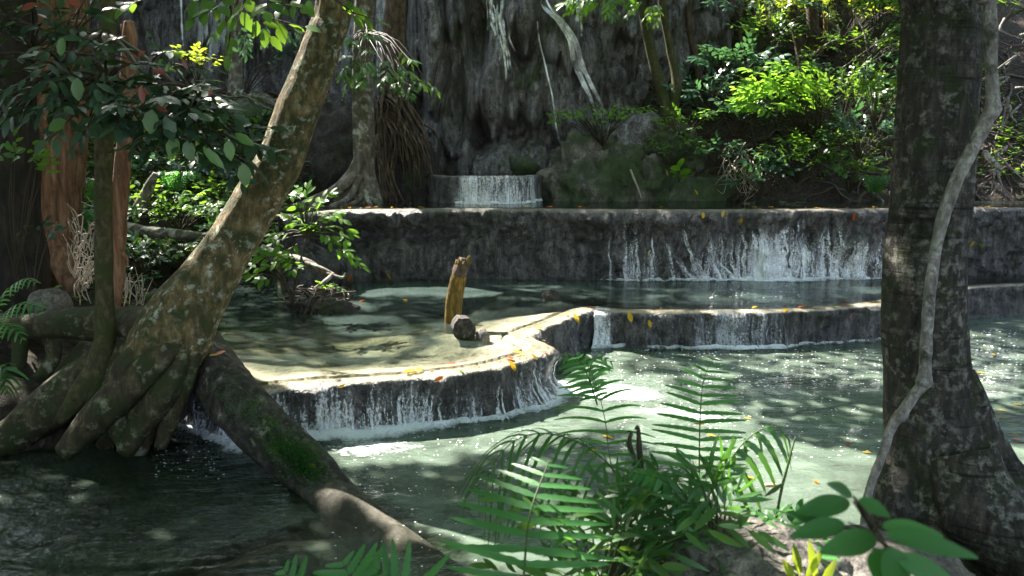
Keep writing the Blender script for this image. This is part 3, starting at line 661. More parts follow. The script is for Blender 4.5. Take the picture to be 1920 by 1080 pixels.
def foam_band(name, label, W, s0, s1, z, wid, flow, dn=0):
    i = np.where((W['s'] >= s0) & (W['s'] <= s1))[0]; K = W['K']; zz = W['V'][i][:, K:, 2]; jj = np.argmin(np.abs(zz-z), axis=1)+K
    p = W['V'][i, jj][:, :2]
    for _ in range(8): p = np.vstack([p[:1], (p[:-2]+p[1:-1]+p[2:])/3, p[-1:]])
    n = 14; r = np.linspace(-.06, 1, n); s = W['s'][i]; wd = (wid(s) if callable(wid) else wid)*(1+.3*vary(s, 3., 7))
    wd = wd*(1+.8*np.clip(vary(s, 1.3, 17), -.6, 1)); V = np.zeros((len(i), n, 3)); V[..., :2] = p[:, None]+W['out'][i][:, None]*(r[None, :, None]*wd[:, None, None])
    fl = (flow(s)[:, None] if callable(flow) else flow)*(1-np.clip(r, 0, 1)**.8)[None, :]*1.05 + 0*V[..., 0]
    e = np.minimum(sst(s0, s0+.2, s), sst(s1, s1-.2, s))[:, None]; fl = fl*e
    V[..., 2] = z+.012+.05*np.exp(-(r/.18)**2)[None]*fl+.03*np.clip(fl, 0, 1)*fbm(V*[9, 9, 0]+[0, 0, 3.], 60, 3)
    mb = MB(); mb.add(V.reshape(-1, 3), grid_faces(len(i), n)[:, ::-1], flow=fl)
    o = link(name, mb, M['foam']); return tag(o, label, 'foam', kind='stuff')
foam_band('foam', 'white churning foam at the foot of the round front rim', WB, .3, s_bul+.7, 0, lambda s: .14+.42*bump1(s, S(WB, 610, front), .75)+.22*bump1(s, s_bul, .5), lambda s: .75+.45*bump1(s, S(WB, 640, front), .9)+.3*bump1(s, s_bul+.1, .4))
foam_band('foam', 'foam patch under the notch spill', WB, s_not-.15, s_not+.6, 0, .3, .9)
foam_band('foam', 'thin foam line along the foot of the middle rim', WB, s_not+.6, S(WB, 1720, back), 0, .13, lambda s: .62+.4*bump1(s, S(WB, 1400, back), .7))
foam_band('foam', 'foam line where the tall curtain meets the pool', WC, S(WC, 1110), S(WC, 1760), ZB, lambda s: .14+.32*bump1(s, S(WC, 1450), .6), lambda s: .75+.5*bump1(s, S(WC, 1450), .6))
foam_band('foam', 'foam under the small weir', WD, S(WD, 850), S(WD, 1010), ZC, .15, .9)
def foam_patch(label, cx_, cy_, rx, ry, ang, z, flow):
    n = 40; u = np.linspace(-1, 1, n); A, B = np.meshgrid(u, u, indexing='ij'); ca, sa_ = math.cos(ang), math.sin(ang)
    c = U(cx_, cy_, z); Xp = c[0]+A*rx*ca-B*ry*sa_; Yp = c[1]+A*rx*sa_+B*ry*ca
    fl = np.clip(1-(A**2+B**2), 0, 1)**.7*flow+.35*fbm(np.stack([Xp*1.5, Yp*2.5, 0*Xp], -1), 71, 3)*(A**2+B**2 < 1); fl = np.where(A**2+B**2 < 1, fl, -.3)
    mb = MB(); mb.add(np.stack([Xp, Yp, z+.011+0*Xp], -1).reshape(-1, 3), grid_faces(n, n), flow=fl.ravel()); tag(link('foam', mb, M['foam']), label, 'foam', kind='stuff')
foam_patch('milky froth spreading over the sunlit low pool beside the round rim', 1120, 735, .85, .45, -.35, 0, .8)
foam_patch('thin froth drifting below the first fall', 690, 840, .7, .3, .1, 0, .62)
foam_patch('scattered froth in the middle of the sunlit low pool', 1260, 775, .9, .35, -.3, 0, .55)
# small floating flecks: foam bits and painted sun glints, uncountable
rg = np.random.default_rng(21); mb = MB()
def flecks(n, px, py, z, s0, s1):
    for _ in range(n):
        p = U(rg.uniform(*px), rg.uniform(*py), z)
        if H(p[0], p[1]) > z-.02: continue
        r = rg.uniform(s0, s1); k = 6; th = np.linspace(0, 2*np.pi, k, endpoint=False)+rg.uniform(0, 6); rr = r*rg.uniform(.5, 1.2, k)
        V = np.vstack([np.c_[p[0]+rr*np.cos(th)*1.5, p[1]+rr*np.sin(th), np.full(k, z+.006)], [[p[0], p[1], z+.006+r*.5]]])
        mb.add(V, np.stack([np.arange(k), (np.arange(k)+1) % k, np.full(k, k)], -1))
flecks(420, (1090, 1650), (655, 730), 0, .004, .014); flecks(230, (1150, 1650), (730, 860), 0, .003, .010); flecks(120, (1810, 1920), (620, 720), 0, .006, .018)
flecks(160, (620, 1000), (800, 930), 0, .003, .009); flecks(110, (1330, 1500), (528, 560), ZB+.006, .004, .012); flecks(110, (290, 420), (770, 900), 0, .003, .009); flecks(60, (620, 900), (930, 1070), 0, .003, .007)
tag(link('foam_and_glint_flecks', mb, M['fleck']), 'tiny white foam flecks and painted sun glints on the pools', 'foam', kind='stuff')

# ------------------------------------------------------------------ trees
def trunk_part(parent, name, paths, mat, seg=18, amp=.12, sc=3, flute=0., seed=0, label=None):
    mb = MB()
    for k, (pts, rad) in enumerate(paths): tube(mb, pts, rad, seg if max(rad) > .06 else 8, amp=amp, sc=sc, seed=seed+k*7, flute=flute if max(rad) > .08 else 0)
    return link(name, mb, mat, parent, label=label)
def PP(*l): return [P(*a) for a in l]
def hit(px, py, maxd=60):
    d = ray(px, py); r = BV.ray_cast(Vector((0, 0, CAMZ)), Vector(d).normalized(), maxd)
    return (np.array(r[0]), np.array(r[1])) if r[0] is not None else (None, None)
def bvh(lst):
    vs = []; fs = []; k = 0
    for v, f in lst: vs.append(v); fs.append(f+k); k += len(v)
    return BVHTree.FromPolygons(np.concatenate(vs).tolist(), np.concatenate(fs).tolist())
BV = bvh(HITS)

def inroot(pts, rad): return (np.array(pts), rad)
# leaning tree
T1 = empty('leaning_tree', 'thick mossy tree leaning right over the pool from a knotted root base', 'tree', P(250, 790, 7.5))
lean = PP((250, 850, 6.65), (262, 775, 6.7), (290, 700, 6.74), (328, 622, 6.78), (372, 548, 6.86), (425, 470, 6.94), (475, 390, 7.0), (527, 300, 7.0), (562, 200, 7.0), (607, 78, 7.0), (632, -20, 7.0))
top1 = np.vstack([lean, [[-1.15, 6.6, 5.5], [-.7, 6.9, 6.6], [-.5, 7.6, 7.6]]])
mb = MB(); tube(mb, top1, [.1, .2, .31, .33, .255, .205, .195, .19, .18, .15, .15, .14, .12, .1], 40, n=200, amp=.12, sc=2.6, seed=3, flute=.12)
trunk = link('trunk', mb, M['bark_lean'], T1)
roots1 = [
    (PP((352, 610, 6.62), (300, 668, 6.5), (240, 730, 6.45), (175, 790, 6.45), (120, 850, 6.4)), [.06, .13, .15, .13, .09]),
    (PP((345, 660, 6.6), (312, 730, 6.5), (270, 790, 6.5), (235, 850, 6.45)), [.07, .12, .11, .08]),
    (PP((280, 640, 6.6), (235, 690, 6.5), (215, 760, 6.5), (240, 845, 6.5)), [.08, .12, .1, .07]),
    (PP((372, 650, 6.65), (345, 720, 6.62), (318, 790, 6.6), (300, 840, 6.55)), [.05, .09, .08, .05]),
    (PP((320, 625, 7.1), (225, 612, 7.3), (130, 606, 7.4), (40, 612, 7.6), (-60, 600, 7.8)), [.26, .17, .15, .13, .12]),
    (PP((200, 660, 7.2), (180, 690, 7.1), (130, 735, 7.0), (70, 780, 6.9), (10, 822, 6.8), (-60, 850, 6.7)), [.12, .17, .2, .19, .17, .15]),
    (PP((230, 700, 7.3), (215, 760, 7.3), (235, 812, 7.35)), [.2, .16, .12]),
    (PP((262, 690, 7.2), (245, 770, 7.2), (232, 832, 7.2)), [.16, .1, .05]),
    (PP((300, 690, 7.0), (295, 760, 7.0), (292, 830, 6.95)), [.2, .12, .08]), (PP((270, 670, 7.0), (225, 730, 6.95), (215, 800, 6.9), (190, 840, 6.85)), [.2, .14, .1, .06]), (PP((250, 640, 7.1), (235, 700, 7.0), (240, 780, 6.95)), [.2, .2, .15]),
    (PP((95, 625, 7.6), (100, 670, 7.5), (70, 720, 7.4), (60, 760, 7.3)), [.09, .07, .08, .09]),
    (PP((40, 620, 7.6), (35, 680, 7.5), (15, 720, 7.4)), [.08, .07, .06]),
    (PP((110, 720, 7.5), (170, 660, 7.6), (215, 640, 7.6)), [.12, .13, .1]),
    (PP((75, 700, 7.7), (140, 690, 7.7), (200, 720, 7.6)), [.12, .14, .13]),
    (PP((60, 830, 6.9), (110, 800, 7.1), (170, 780, 7.2), (225, 790, 7.3)), [.12, .13, .13, .1]),
    (PP((330, 690, 7.2), (322, 740, 7.3), (305, 800, 7.3)), [.1, .09, .05])]
for i in range(22):
    x = rng.uniform(215, 325); roots1.append((PP((x, 750, 6.9), (x+rng.uniform(-8, 8), 790, 6.75), (x+rng.uniform(-12, 12), rng.uniform(825, 845), 6.72)), [.03, .018, .008]))
mb = MB()
for k, (p, r) in enumerate(roots1): tube(mb, p, r, 22 if max(r) > .06 else 7, amp=.22, sc=3.2, seed=50+k, flute=.12 if max(r) > .06 else 0)
tag(link('root', mb, M['bark_base'], T1), 'knotted mossy roots arching into the water')

# dark slender tree in front of it
T2 = empty('slender_tree', 'slim dark mossy tree standing in front of the leaning trunk', 'tree', P(190, 720, 6.9))
p2 = PP((175, 745, 6.95), (196, 640, 6.9), (196, 560, 6.9), (194, 450, 6.9), (194, 330, 6.9), (197, 200, 6.9), (199, 90, 6.9), (201, -60, 6.9))
p2 = np.vstack([p2, [[-3.3, 6.8, 6.8], [-3.2, 6.9, 7.8]]])
trunk_part(T2, 'trunk', [(p2, [.15, .085, .074, .072, .072, .072, .072, .07, .06, .04]), (PP((178, 690, 6.9), (150, 740, 6.85), (110, 790, 6.8)), [.09, .1, .05])], M['bark_moss'], 20, .13, 4, .06, 5)

# dead reddish stem
T3 = empty('dead_tree', 'snapped reddish dead stem between the slender tree and the leaning trunk', 'dead tree', P(218, 560, 8.2))
trunk_part(T3, 'trunk', [(PP((205, 600, 8.2), (218, 540, 8.2), (222, 420, 8.2), (228, 330, 8.2), (238, 230, 8.2), (241, 130, 8.2), (243, 70, 8.2), (241, 40, 8.2)), [.08, .075, .08, .082, .085, .078, .07, .045]),
    (PP((236, 240, 8.15), (256, 236, 8.1), (262, 262, 8.1)), [.03, .02, .008]), (PP((238, 70, 8.2), (229, 60, 8.2), (228, 45, 8.2)), [.03, .016, .007]), (PP((214, 470, 8.2), (236, 480, 8.15), (240, 500, 8.1)), [.03, .018, .008])], M['bark_red'], 18, .22, 5, .14, 9)

# big reddish tree at the left edge
T4 = empty('reddish_tree', 'thick tree with flaking reddish bark at the far left edge', 'tree', P(80, 600, 11.5))
b4 = PP((60, 640, 11.5), (70, 560, 11.5), (88, 460, 11.5), (100, 350, 11.5), (105, 230, 11.5), (106, 100, 11.5), (100, -60, 11.5)); b4 = np.vstack([b4, [[-6.9, 11.6, 7.2], [-7.0, 11.8, 9.]]])
trunk_part(T4, 'trunk', [(b4, [.7, .54, .38, .31, .3, .3, .3, .26, .18]), (PP((110, 470, 11.3), (140, 540, 11.1), (170, 620, 11.0)), [.15, .14, .12]), (PP((60, 440, 11.3), (80, 540, 11.0), (70, 620, 10.9)), [.1, .1, .1]),
    (PP((135, 420, 12.0), (150, 300, 12.0), (158, 150, 12.0), (150, -60, 12.0)), [.1, .09, .085, .08])], M['bark_red'], 30, .16, 2.2, .3, 12)
T4b = empty('dark_tree', 'black shaded trunk at the left border beside the reddish tree', 'tree', P(20, 600, 9.0))
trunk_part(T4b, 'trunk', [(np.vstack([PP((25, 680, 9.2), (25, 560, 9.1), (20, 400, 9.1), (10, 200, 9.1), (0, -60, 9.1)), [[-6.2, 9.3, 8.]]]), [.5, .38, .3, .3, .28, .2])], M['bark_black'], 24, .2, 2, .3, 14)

# fig tree in front of the cliff
T5 = empty('fig_tree', 'grey fig tree with a wide sweeping buttress beside the cliff pool', 'tree', P(690, 380, 14.8))
b5 = PP((690, 392, 14.8), (684, 330, 14.8), (682, 240, 14.8), (681, 130, 14.8), (684, 40, 14.8), (688, -60, 14.8)); b5 = np.vstack([b5, [[-2.6, 14.8, 7.6], [-2.4, 14.7, 9.]]])
trunk_part(T5, 'trunk', [(b5, [.32, .2, .185, .175, .19, .2, .18, .12])], M['bark_grey'], 26, .12, 2, .2, 17)
mb = MB()
bt = PP((678, 250, 14.75), (672, 300, 14.7), (650, 340, 14.6), (610, 368, 14.5), (560, 388, 14.5), (520, 398, 14.5)); tube(mb, bt, [.1, .14, .17, .16, .12, .06], 16, amp=.2, sc=3, seed=4, flat=.6)
# thin plate of the buttress
lowp = PP((686, 385, 14.8), (680, 388, 14.75), (655, 392, 14.65), (610, 396, 14.6), (560, 400, 14.55), (520, 402, 14.5))
c1 = catmull(bt, 40); c2 = catmull(lowp, 40); V = np.stack([c1*(1-t)+c2*t+np.array([0, -.07*math.sin(t*3.1), 0]) for t in np.linspace(0, 1, 10)], 1); V = V+(.05*fbm(V*3, 8, 3))[..., None]*[0, 1, 0]
mb.add(V.reshape(-1, 3), grid_faces(40, 10)); mb.add((V+[0, .12, 0]).reshape(-1, 3), grid_faces(40, 10)[:, ::-1])
for p, r in [(PP((690, 340, 14.7), (700, 370, 14.6), (712, 385, 14.5)), [.09, .07, .03]), (PP((680, 345, 14.6), (672, 375, 14.5), (640, 388, 14.3)), [.08, .06, .03]), (PP((686, 350, 14.6), (690, 378, 14.5), (700, 392, 14.35)), [.07, .05, .03]), (PP((675, 330, 14.6), (655, 370, 14.4), (620, 388, 14.2)), [.08, .06, .04])]: tube(mb, p, r, 12, amp=.2, sc=4, seed=int(r[0]*999))
link('buttress_root', mb, M['bark_grey'], T5)
T5b = empty('strangler_tree', 'dark twin trunk with a mat of hanging roots left of the main cliff', 'tree', P(745, 300, 16.0))
trunk_part(T5b, 'trunk', [(np.vstack([PP((735, 372, 16), (728, 280, 16), (730, 180, 16), (735, 80, 16), (742, -60, 16)), [[-2.3, 16, 7.6]]]), [.3, .24, .2, .18, .17, .13]),
    (PP((765, 330, 15.9), (760, 240, 15.9), (752, 140, 15.9), (752, 30, 16), (752, -60, 16)), [.12, .09, .1, .1, .1])], M['bark_brown'], 22, .15, 2.4, .2, 19)
mb = MB()
for i in range(110):
    x0 = rng.uniform(705, 775); y0 = rng.uniform(165, 240); x1 = x0+rng.uniform(-10, 60); y1 = y0+rng.uniform(50, 130); dd = rng.uniform(15.5, 15.9)
    tube(mb, PP((x0, y0, 15.8), ((x0+x1)/2+rng.uniform(-6, 14), (y0+y1)/2-10, dd-.05), (x1, y1, dd)), [rng.uniform(.02, .05), .018, .008], 6, n=10, amp=.2, sc=6, seed=i)
for i in range(30):
    x0 = rng.uniform(690, 740); y0 = rng.uniform(250, 300); tube(mb, PP((x0, y0, 15.7), (x0+rng.uniform(-8, 8), y0+50, 15.6), (x0+rng.uniform(-14, 24), 382, 15.5)), [.04, .025, .02], 6, n=10, amp=.2, sc=6, seed=200+i)
tag(link('root', mb, M['bark_brown'], T5b), 'mat of tangled hanging roots')

# tree on the far ledge with spread roots
T6 = empty('ledge_tree', 'small pale tree gripping the far rock ledge with spreading roots', 'tree', P(445, 180, 18.2))
trunk_part(T6, 'trunk', [(np.vstack([PP((447, 185, 18.2), (446, 140, 18.2), (444, 80, 18.3), (446, -60, 18.4)), [[-6.2, 18.4, 8.5]]]), [.22, .14, .13, .14, .1]), (PP((434, 188, 18.1), (436, 120, 18.3), (430, 40, 18.4), (425, -60, 18.4)), [.1, .08, .07, .06])], M['bark_grey'], 18, .15, 2.5, .2, 23)
mb = MB()
for i in range(34):
    x1 = rng.uniform(395, 570); y1 = rng.uniform(195, 290); xm = (450+x1)/2
    tube(mb, PP((445+rng.uniform(-8, 10), 172, 18.1), (xm, 188+rng.uniform(-4, 10), 17.9), (x1*.8+xm*.2, y1-14, 17.4), (x1+rng.uniform(-10, 40), y1, 16.9)), [.07, .05, .035, .015], 7, n=16, amp=.25, sc=5, seed=i)
link('root', mb, M['bark_grey'], T6)

# slim trees on the right slope
def slim(label, pth, rad, mat='bark_brown', name='slope_tree', seed=0, extra=()):
    t = empty(name, label, 'tree', pth[0]); trunk_part(t, 'trunk', [(pth, rad)]+list(extra), M[mat], 14, .12, 3, .1, seed); return t
T7 = slim('forked slim tree with two leaning stems right of the cliff', np.vstack([PP((1258, 280, 16.4), (1250, 205, 16.4), (1226, 120, 16.4), (1205, 20, 16.4), (1195, -60, 16.4)), [[2.6, 16.4, 8]]]), [.2, .12, .1, .085, .08, .06], 'bark_moss', 'forked_tree', 30,
    [(PP((1254, 240, 16.4), (1268, 160, 16.4), (1256, 90, 16.5), (1240, 0, 16.5), (1232, -80, 16.5)), [.14, .09, .08, .075, .07]), (PP((1250, 240, 16.3), (1215, 268, 16.2)), [.08, .03]), (PP((1258, 240, 16.3), (1275, 275, 16.1)), [.08, .03])])
T8 = slim('single thin brown sapling trunk between forked tree and broad bush', PP((1312, 150, 18.4), (1306, 110, 18.4), (1293, 50, 18.4), (1292, -80, 18.4)), [.08, .07, .065, .05], 'bark_brown', 'slope_tree', 31)
T9 = slim('black leaning trunk at the top of the slope', np.vstack([PP((1512, 130, 18.5), (1500, 80, 18.5), (1486, 20, 18.5), (1478, -60, 18.5)), [[6, 18.6, 8.5]]]), [.16, .13, .11, .1, .07], 'bark_brown', 'slope_tree', 32, [(PP((1520, 110, 18.4), (1524, 50, 18.5), (1512, -60, 18.6)), [.14, .12, .1])])
T10 = slim('sunlit yellow green twin stem behind the black trunk', PP((1535, 110, 19.2), (1530, 50, 19.2), (1524, -80, 19.2)), [.08, .075, .065], 'post', 'slope_tree', 33, [(PP((1545, 100, 19.2), (1548, 40, 19.2), (1540, -80, 19.2)), [.06, .055, .05])])
slim('faint grey pole of a distant sapling above the blue green shrub', PP((1344, 90, 19.4), (1343, 40, 19.4), (1342, -80, 19.4)), [.03, .03, .03], 'bark_grey', 'slope_tree', 34)
slim('thin shaded sapling stem near the leaning stump in back', PP((1444, 70, 19.4), (1445, 20, 19.4), (1440, -80, 19.4)), [.045, .04, .04], 'bark_grey', 'slope_tree', 35)

for k, (px, py, D, lb, pts_) in enumerate([(1390, 120, 18.8, 'thin dark sapling stem left of the black leaning trunk', [(1392, 120), (1388, 50), (1392, -80)]), (1600, 110, 18.2, 'slender dark stem rising beside the ringed trunk top', [(1612, 120), (1604, 40), (1596, -80)]), (1170, 60, 19.4, 'dim thin stem in front of the lumpy cliff end', [(1196, 150), (1188, 60), (1180, -80)])]):
    slim(lb, PP(*[(a, b, D) for a, b in pts_]), [.05, .045, .035], 'bark_brown', 'slope_tree', 60+k)
# big right tree
T11 = empty('bark_ringed_tree', 'massive dark trunk with ringed bark and flared root at the right', 'tree', P(1765, 960, 4.75))
b11 = PP((1785, 1080, 4.6), (1772, 960, 4.7), (1752, 850, 4.75), (1738, 720, 4.8), (1730, 600, 4.8), (1732, 480, 4.8), (1742, 400, 4.8), (1752, 260, 4.8), (1762, 120, 4.8), (1768, 0, 4.8), (1772, -100, 4.8)); b11 = np.vstack([b11, [[2.9, 4.9, 5.6], [3.1, 5.2, 7.8]]])
mb = MB(); tube(mb, b11, [.46, .38, .29, .25, .232, .225, .222, .218, .21, .2, .195, .19, .13], 44, n=220, amp=.06, sc=2.5, seed=41, flute=.12)
for p, r in [(PP((1800, 700, 4.75), (1840, 840, 4.7), (1888, 930, 4.6), (1970, 1000, 4.5), (2080, 1060, 4.4)), [.08, .15, .2, .18, .12]), (PP((1800, 850, 4.55), (1840, 960, 4.4), (1930, 1060, 4.2), (2000, 1130, 4.0)), [.2, .26, .22, .12]),
             (PP((1700, 880, 4.7), (1680, 980, 4.6), (1640, 1080, 4.4)), [.16, .16, .1])]: tube(mb, p, r, 26, amp=.15, sc=2.5, seed=44, flute=.15)
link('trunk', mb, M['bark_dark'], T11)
T12 = empty('climbing_vine', 'pale jointed vine stem crossing in front of the big dark trunk', 'vine', P(1625, 960, 4.3))
vp = PP((1600, 1100, 3.9), (1618, 990, 4.15), (1628, 925, 4.3), (1655, 850, 4.32), (1672, 800, 4.33), (1690, 775, 4.33), (1715, 740, 4.34), (1733, 712, 4.34), (1737, 640, 4.36), (1745, 540, 4.38), (1760, 440, 4.4), (1790, 345, 4.4), (1825, 275, 4.4), (1850, 225, 4.4), (1862, 200, 4.4), (1858, 120, 4.4), (1856, 0, 4.4), (1852, -120, 4.4))
vp = np.vstack([vp, [[2.8, 4.6, 6.6]]])
mb = MB(); tube(mb, vp, [.018, .02, .023, .026, .028, .033, .028, .035, .029, .03, .032, .035, .036, .035, .042, .031, .033, .031, .027], 18, n=260, amp=.3, sc=11, seed=5, flute=.0)
for a, b, r in [(1733, 716, .05), (1690, 778, .046), (1862, 205, .05)]: c = P(a, b, 4.34 if a < 1800 else 4.4); tube(mb, [c-[.03, 0, .04], c-[.012, .0, .012], c+[.012, 0, .012], c+[.03, 0, .04]], [.012, r*.9, r*.86, .012], 14, amp=.2, sc=14, seed=1)
link('stem', mb, M['bark_pale'], T12)

# fallen logs, post, stubs
L1 = empty('fallen_log', 'mossy black log sloping from the leaning trunk into the water', 'log', P(500, 800, 6.7))
lp = [P(335, 600, 7.9), P(392, 685, 7.22), P(455, 765, 6.5), P(530, 838, 6.2), P(590, 893, 5.98), P(640, 940, 5.8)]
mb = MB(); tube(mb, lp, [.2, .235, .235, .215, .19, .15], 40, n=150, amp=.16, sc=3.2, seed=61, flute=.22)
LT = link('trunk', mb, M['log'], L1); HITS.append((np.concatenate(mb.v), np.concatenate(mb.f[4])))
mb = MB(); rg = np.random.default_rng(3); cc = catmull(lp, 200)
mk = [i for i in range(2600)]
ci = np.concatenate([rg.normal(150, 15, 1900), rg.normal(88, 10, 200), rg.normal(105, 14, 260)]).clip(5, 190).astype(int); K_ = len(ci)
dirl = norm(np.gradient(cc, axis=0))[ci]; sd = norm(np.cross(dirl, [0, 0, 1.])); upv = np.cross(sd, dirl); th = rg.normal(.75, .28, K_)
nn = upv*np.cos(th)[:, None]+sd*np.sin(th)[:, None]; nn = np.where((nn @ np.array([0, -1, .3]))[:, None] > 0, nn, upv*np.cos(th)[:, None]-sd*np.sin(th)[:, None])
rr = np.interp(ci, [0, 60, 110, 160, 199], [.2, .235, .235, .2, .15])
leaves(mb, cc[ci]+nn*(rr*1.0)[:, None]+rg.normal(0, .008, (K_, 3)), nn+rg.normal(0, .6, (K_, 3)), sd, .024, .01)
link('moss', mb, M['lf_fern_dark'], LT, loc=L1.location)
L2 = tag(link('sunken_log', (lambda m: (tube(m, SUNK+[SUNK[-1]+(SUNK[-1]-SUNK[-2])*.8], [.16, .21, .22, .22], 24, amp=.12, sc=2.5, seed=71, flute=.1), m)[1])(MB()), M['log_wet'], loc=SUNK[1]), 'brown log lying just under the water below the mossy log', 'log')
tag(link('sunken_root', (lambda m: (tube(m, ROOT, [.14, .2, .22, .2], 24, amp=.15, sc=2.5, seed=72, flute=.1), m)[1])(MB()), M['log_wet'], loc=ROOT[1]), 'smooth brown root curving under the water at the bottom edge left of the sunken log', 'root')
p0 = U(846, 612, ZB-.05); L3 = empty('wooden_post', 'short yellow brown broken stump post standing in the shallow water', 'post', p0)
mb = MB(); q0 = p0; q = [p0-[0, 0, .25], p0+[.02, 0, .1], P(852, 560, p0[1]), P(860, 520, p0[1]), P(868, 490, p0[1])]
tube(mb, q, [.105, .1, .1, .095, .068], 26, n=60, amp=.12, sc=6, seed=7, flute=.2)
for a in range(9): b = q[-1]+np.array([.08*math.cos(a*.7), .08*math.sin(a*.7), -.03]); tube(mb, [b, b+[rng.uniform(-.01, .02), 0, rng.uniform(.04, .12)]], [.03, .004], 6, n=4)
link('trunk', mb, M['post'], L3)
mb = MB(); tube(mb, [P(861, 516, p0[1]-.01), P(866, 500, p0[1]-.01), P(870, 484, p0[1])], [.094, .09, .05], 22, n=20, amp=.3, sc=9, seed=17, flute=.3); link('broken_top', mb, M['bark_brown'], L3, label='dark splintered top')
p1 = U(868, 632, ZB); L4 = tag(link('log_stub', (lambda m: (tube(m, [p1+[.02, -.08, .1], p1+[-.01, .12, .11], p1+[-.08, .5, .05]], [.13, .12, .1], 22, n=30, amp=.18, sc=7, seed=9, flute=.2), m)[1])(MB()), M['log'], loc=p1), 'short grey log end lying against the foot of the yellow post', 'log')
p2_ = U(905, 636, ZB); mb = MB(); tube(mb, [p2_-[0, 0, .1], p2_+[0, .03, .05], p2_+[.01, .05, .07]], [.09, .08, .04], 16, n=16, amp=.2, sc=8, seed=12); tag(link('stone', mb, M['cobble'], loc=p2_), 'small pale stone beside the log end in shallow water', 'rock')
mb = MB(); a = U(975, 548, ZB-.12); b = U(850, 618, ZB-.1); tube(mb, [a, (a+b)/2+[.05, 0, .01], b], [.1, .09, .07], 14, amp=.15, sc=4, seed=14); tag(link('sunken_branch', mb, M['log_wet'], loc=b), 'sunken straight branch running back from the yellow post', 'branch')

def boulder(name, label, c, r, mat, seed, amp=.3, sub=6, cat='rock', parent=None, sc=1.2, flatb=None, fine=.06):
    n = 2**sub*2; th = np.linspace(0, np.pi, n//2+1)[1:-1]; ph = np.linspace(0, 2*np.pi, n, endpoint=False)
    T, Ph = np.meshgrid(th, ph, indexing='ij'); d = np.stack([np.sin(T)*np.cos(Ph), np.sin(T)*np.sin(Ph), np.cos(T)], -1)
    k = 1+amp*fbm(d*sc+seed, seed, 3)+.2*(.4-np.abs(fbm(d*3+seed, seed+3, 4)))+fine*fbm(d*14, seed+5, 3)+.03*fbm(d*30, seed+6, 2)
    V = np.asarray(c)+d*k[..., None]*np.asarray(r); mb = MB()
    V2 = np.vstack([V.reshape(-1, 3), np.asarray(c)+[0, 0, r[2]*k[0].mean()], np.asarray(c)-[0, 0, r[2]*k[-1].mean()]]); m = n; N_ = len(V2)
    j = np.arange(m); mb.add(V2, grid_faces(len(th), m, True)[:, ::-1], np.vstack([np.stack([np.full(m, N_-2), j, (j+1) % m], -1), np.stack([np.full(m, N_-1), (len(th)-1)*m+(j+1) % m, (len(th)-1)*m+j], -1)]))
    o = link(name, mb, mat, parent, loc=None if parent else c); HITS.append((np.concatenate(mb.v), np.concatenate(mb.f[4])))
    if label: tag(o, label, cat)
    return o
boulder('boulder', 'large mossy hump of rock at the right end of the small weir', P(1118, 352, 16.1), (.95, .8, 1.05), M['rock'], 5, .5, 6, sc=1.7, fine=.1)
boulder('boulder', 'sloping moss streaked slab right of the mossy hump', P(1210, 360, 16.3), (.75, .8, .7), M['rock'], 8, .5, 6, sc=1.7, fine=.1)
boulder('boulder', 'low mossy mound at the foot of the right slope', P(1300, 375, 16.3), (.85, .7, .5), M['rock'], 9, .3, 5)
boulder('boulder', 'huge dark earthy rock behind the buttressed fig tree', P(640, 300, 16.6), (1.5, .9, 1.25), M['darkrock'], 12, .22, 6)
boulder('boulder', 'dark rock hung with roots between strangler tree and weir', P(765, 340, 16.2), (.62, .5, .95), M['darkrock'], 13, .3, 6)
boulder('boulder', 'grey boulder on the ledge below the small pale tree', P(470, 245, 17.6), (1.1, .8, .55), M['rock'], 14, .35, 5)
boulder('stone', 'sharp dark stone poking out near the tall wall', U(1036, 562, ZB), (.16, .1, .13), M['darkrock'], 15, .4, 4)
boulder('boulder', 'pale speckled rock at the bottom edge under the broad leaves', P(1430, 1092, 2.75), (.36, .3, .17), M['cobble'], 16, .4, 5)
boulder('boulder', 'brown rock at the bottom edge beneath the vine', P(1640, 1100, 2.9), (.34, .3, .15), M['cobble'], 17, .4, 5)
IS = boulder('rock_islet', 'small root covered rock islet in the shallow pool', U(600, 580, ZB), (.4, .3, .2), M['darkrock'], 18, .6, 5, sc=2.2, fine=.12)
mb = MB(); ri = np.random.default_rng(4); ic = U(600, 580, ZB)
for i in range(60):
    a = ri.uniform(0, 6.28); e = ic+[.5*math.cos(a)*ri.uniform(.6, 1.1), .36*math.sin(a), -.02]; s0_ = ic+[ri.normal(0, .18), ri.normal(0, .1), ri.uniform(.15, .3)]
    tube(mb, [s0_, (s0_+e)/2+[0, 0, ri.uniform(.05, .12)], e], [.014, .011, .006], 5, n=10, amp=.3, sc=9, seed=i)
link('root', mb, M['dark_twig'], IS)
boulder('stone', 'rounded stone on the bank behind the arched roots', P(95, 575, 8.3), (.22, .2, .2), M['cobble'], 19, .25, 4)
for k, (px, py, D, r, lb) in enumerate([(700, 500, 13.6, .35, 'rounded rock at the left foot of the upper wall'), (650, 470, 14.0, .4, 'grey lump of rock tucked under the left end of the upper rim'), (560, 500, 13.9, .35, 'half hidden rock behind the bright sapling'),
        (300, 560, 9.3, .14, 'flat sunlit stone beside the dry twigs'), (985, 312, 16.6, .28, 'rounded rock bulge at the cliff foot above the weir'), (350, 480, 12.6, .3, 'shadowed rock among the ferns left of the trunk')]):
    boulder('boulder', lb, P(px, py, D), (r, r*.8, r*.7), M['rock'], 25+k, .3, 5)
boulder('boulder', 'dark lumpy rock behind the hump below the forked tree', P(1200, 262, 17.0), (.8, .5, .45), M['cliff'], 61, .5, 6, sc=2)
boulder('boulder', 'grey rock shoulder under the roots of the forked tree', P(1262, 285, 16.5), (.55, .5, .5), M['rock'], 62, .5, 6, sc=2)
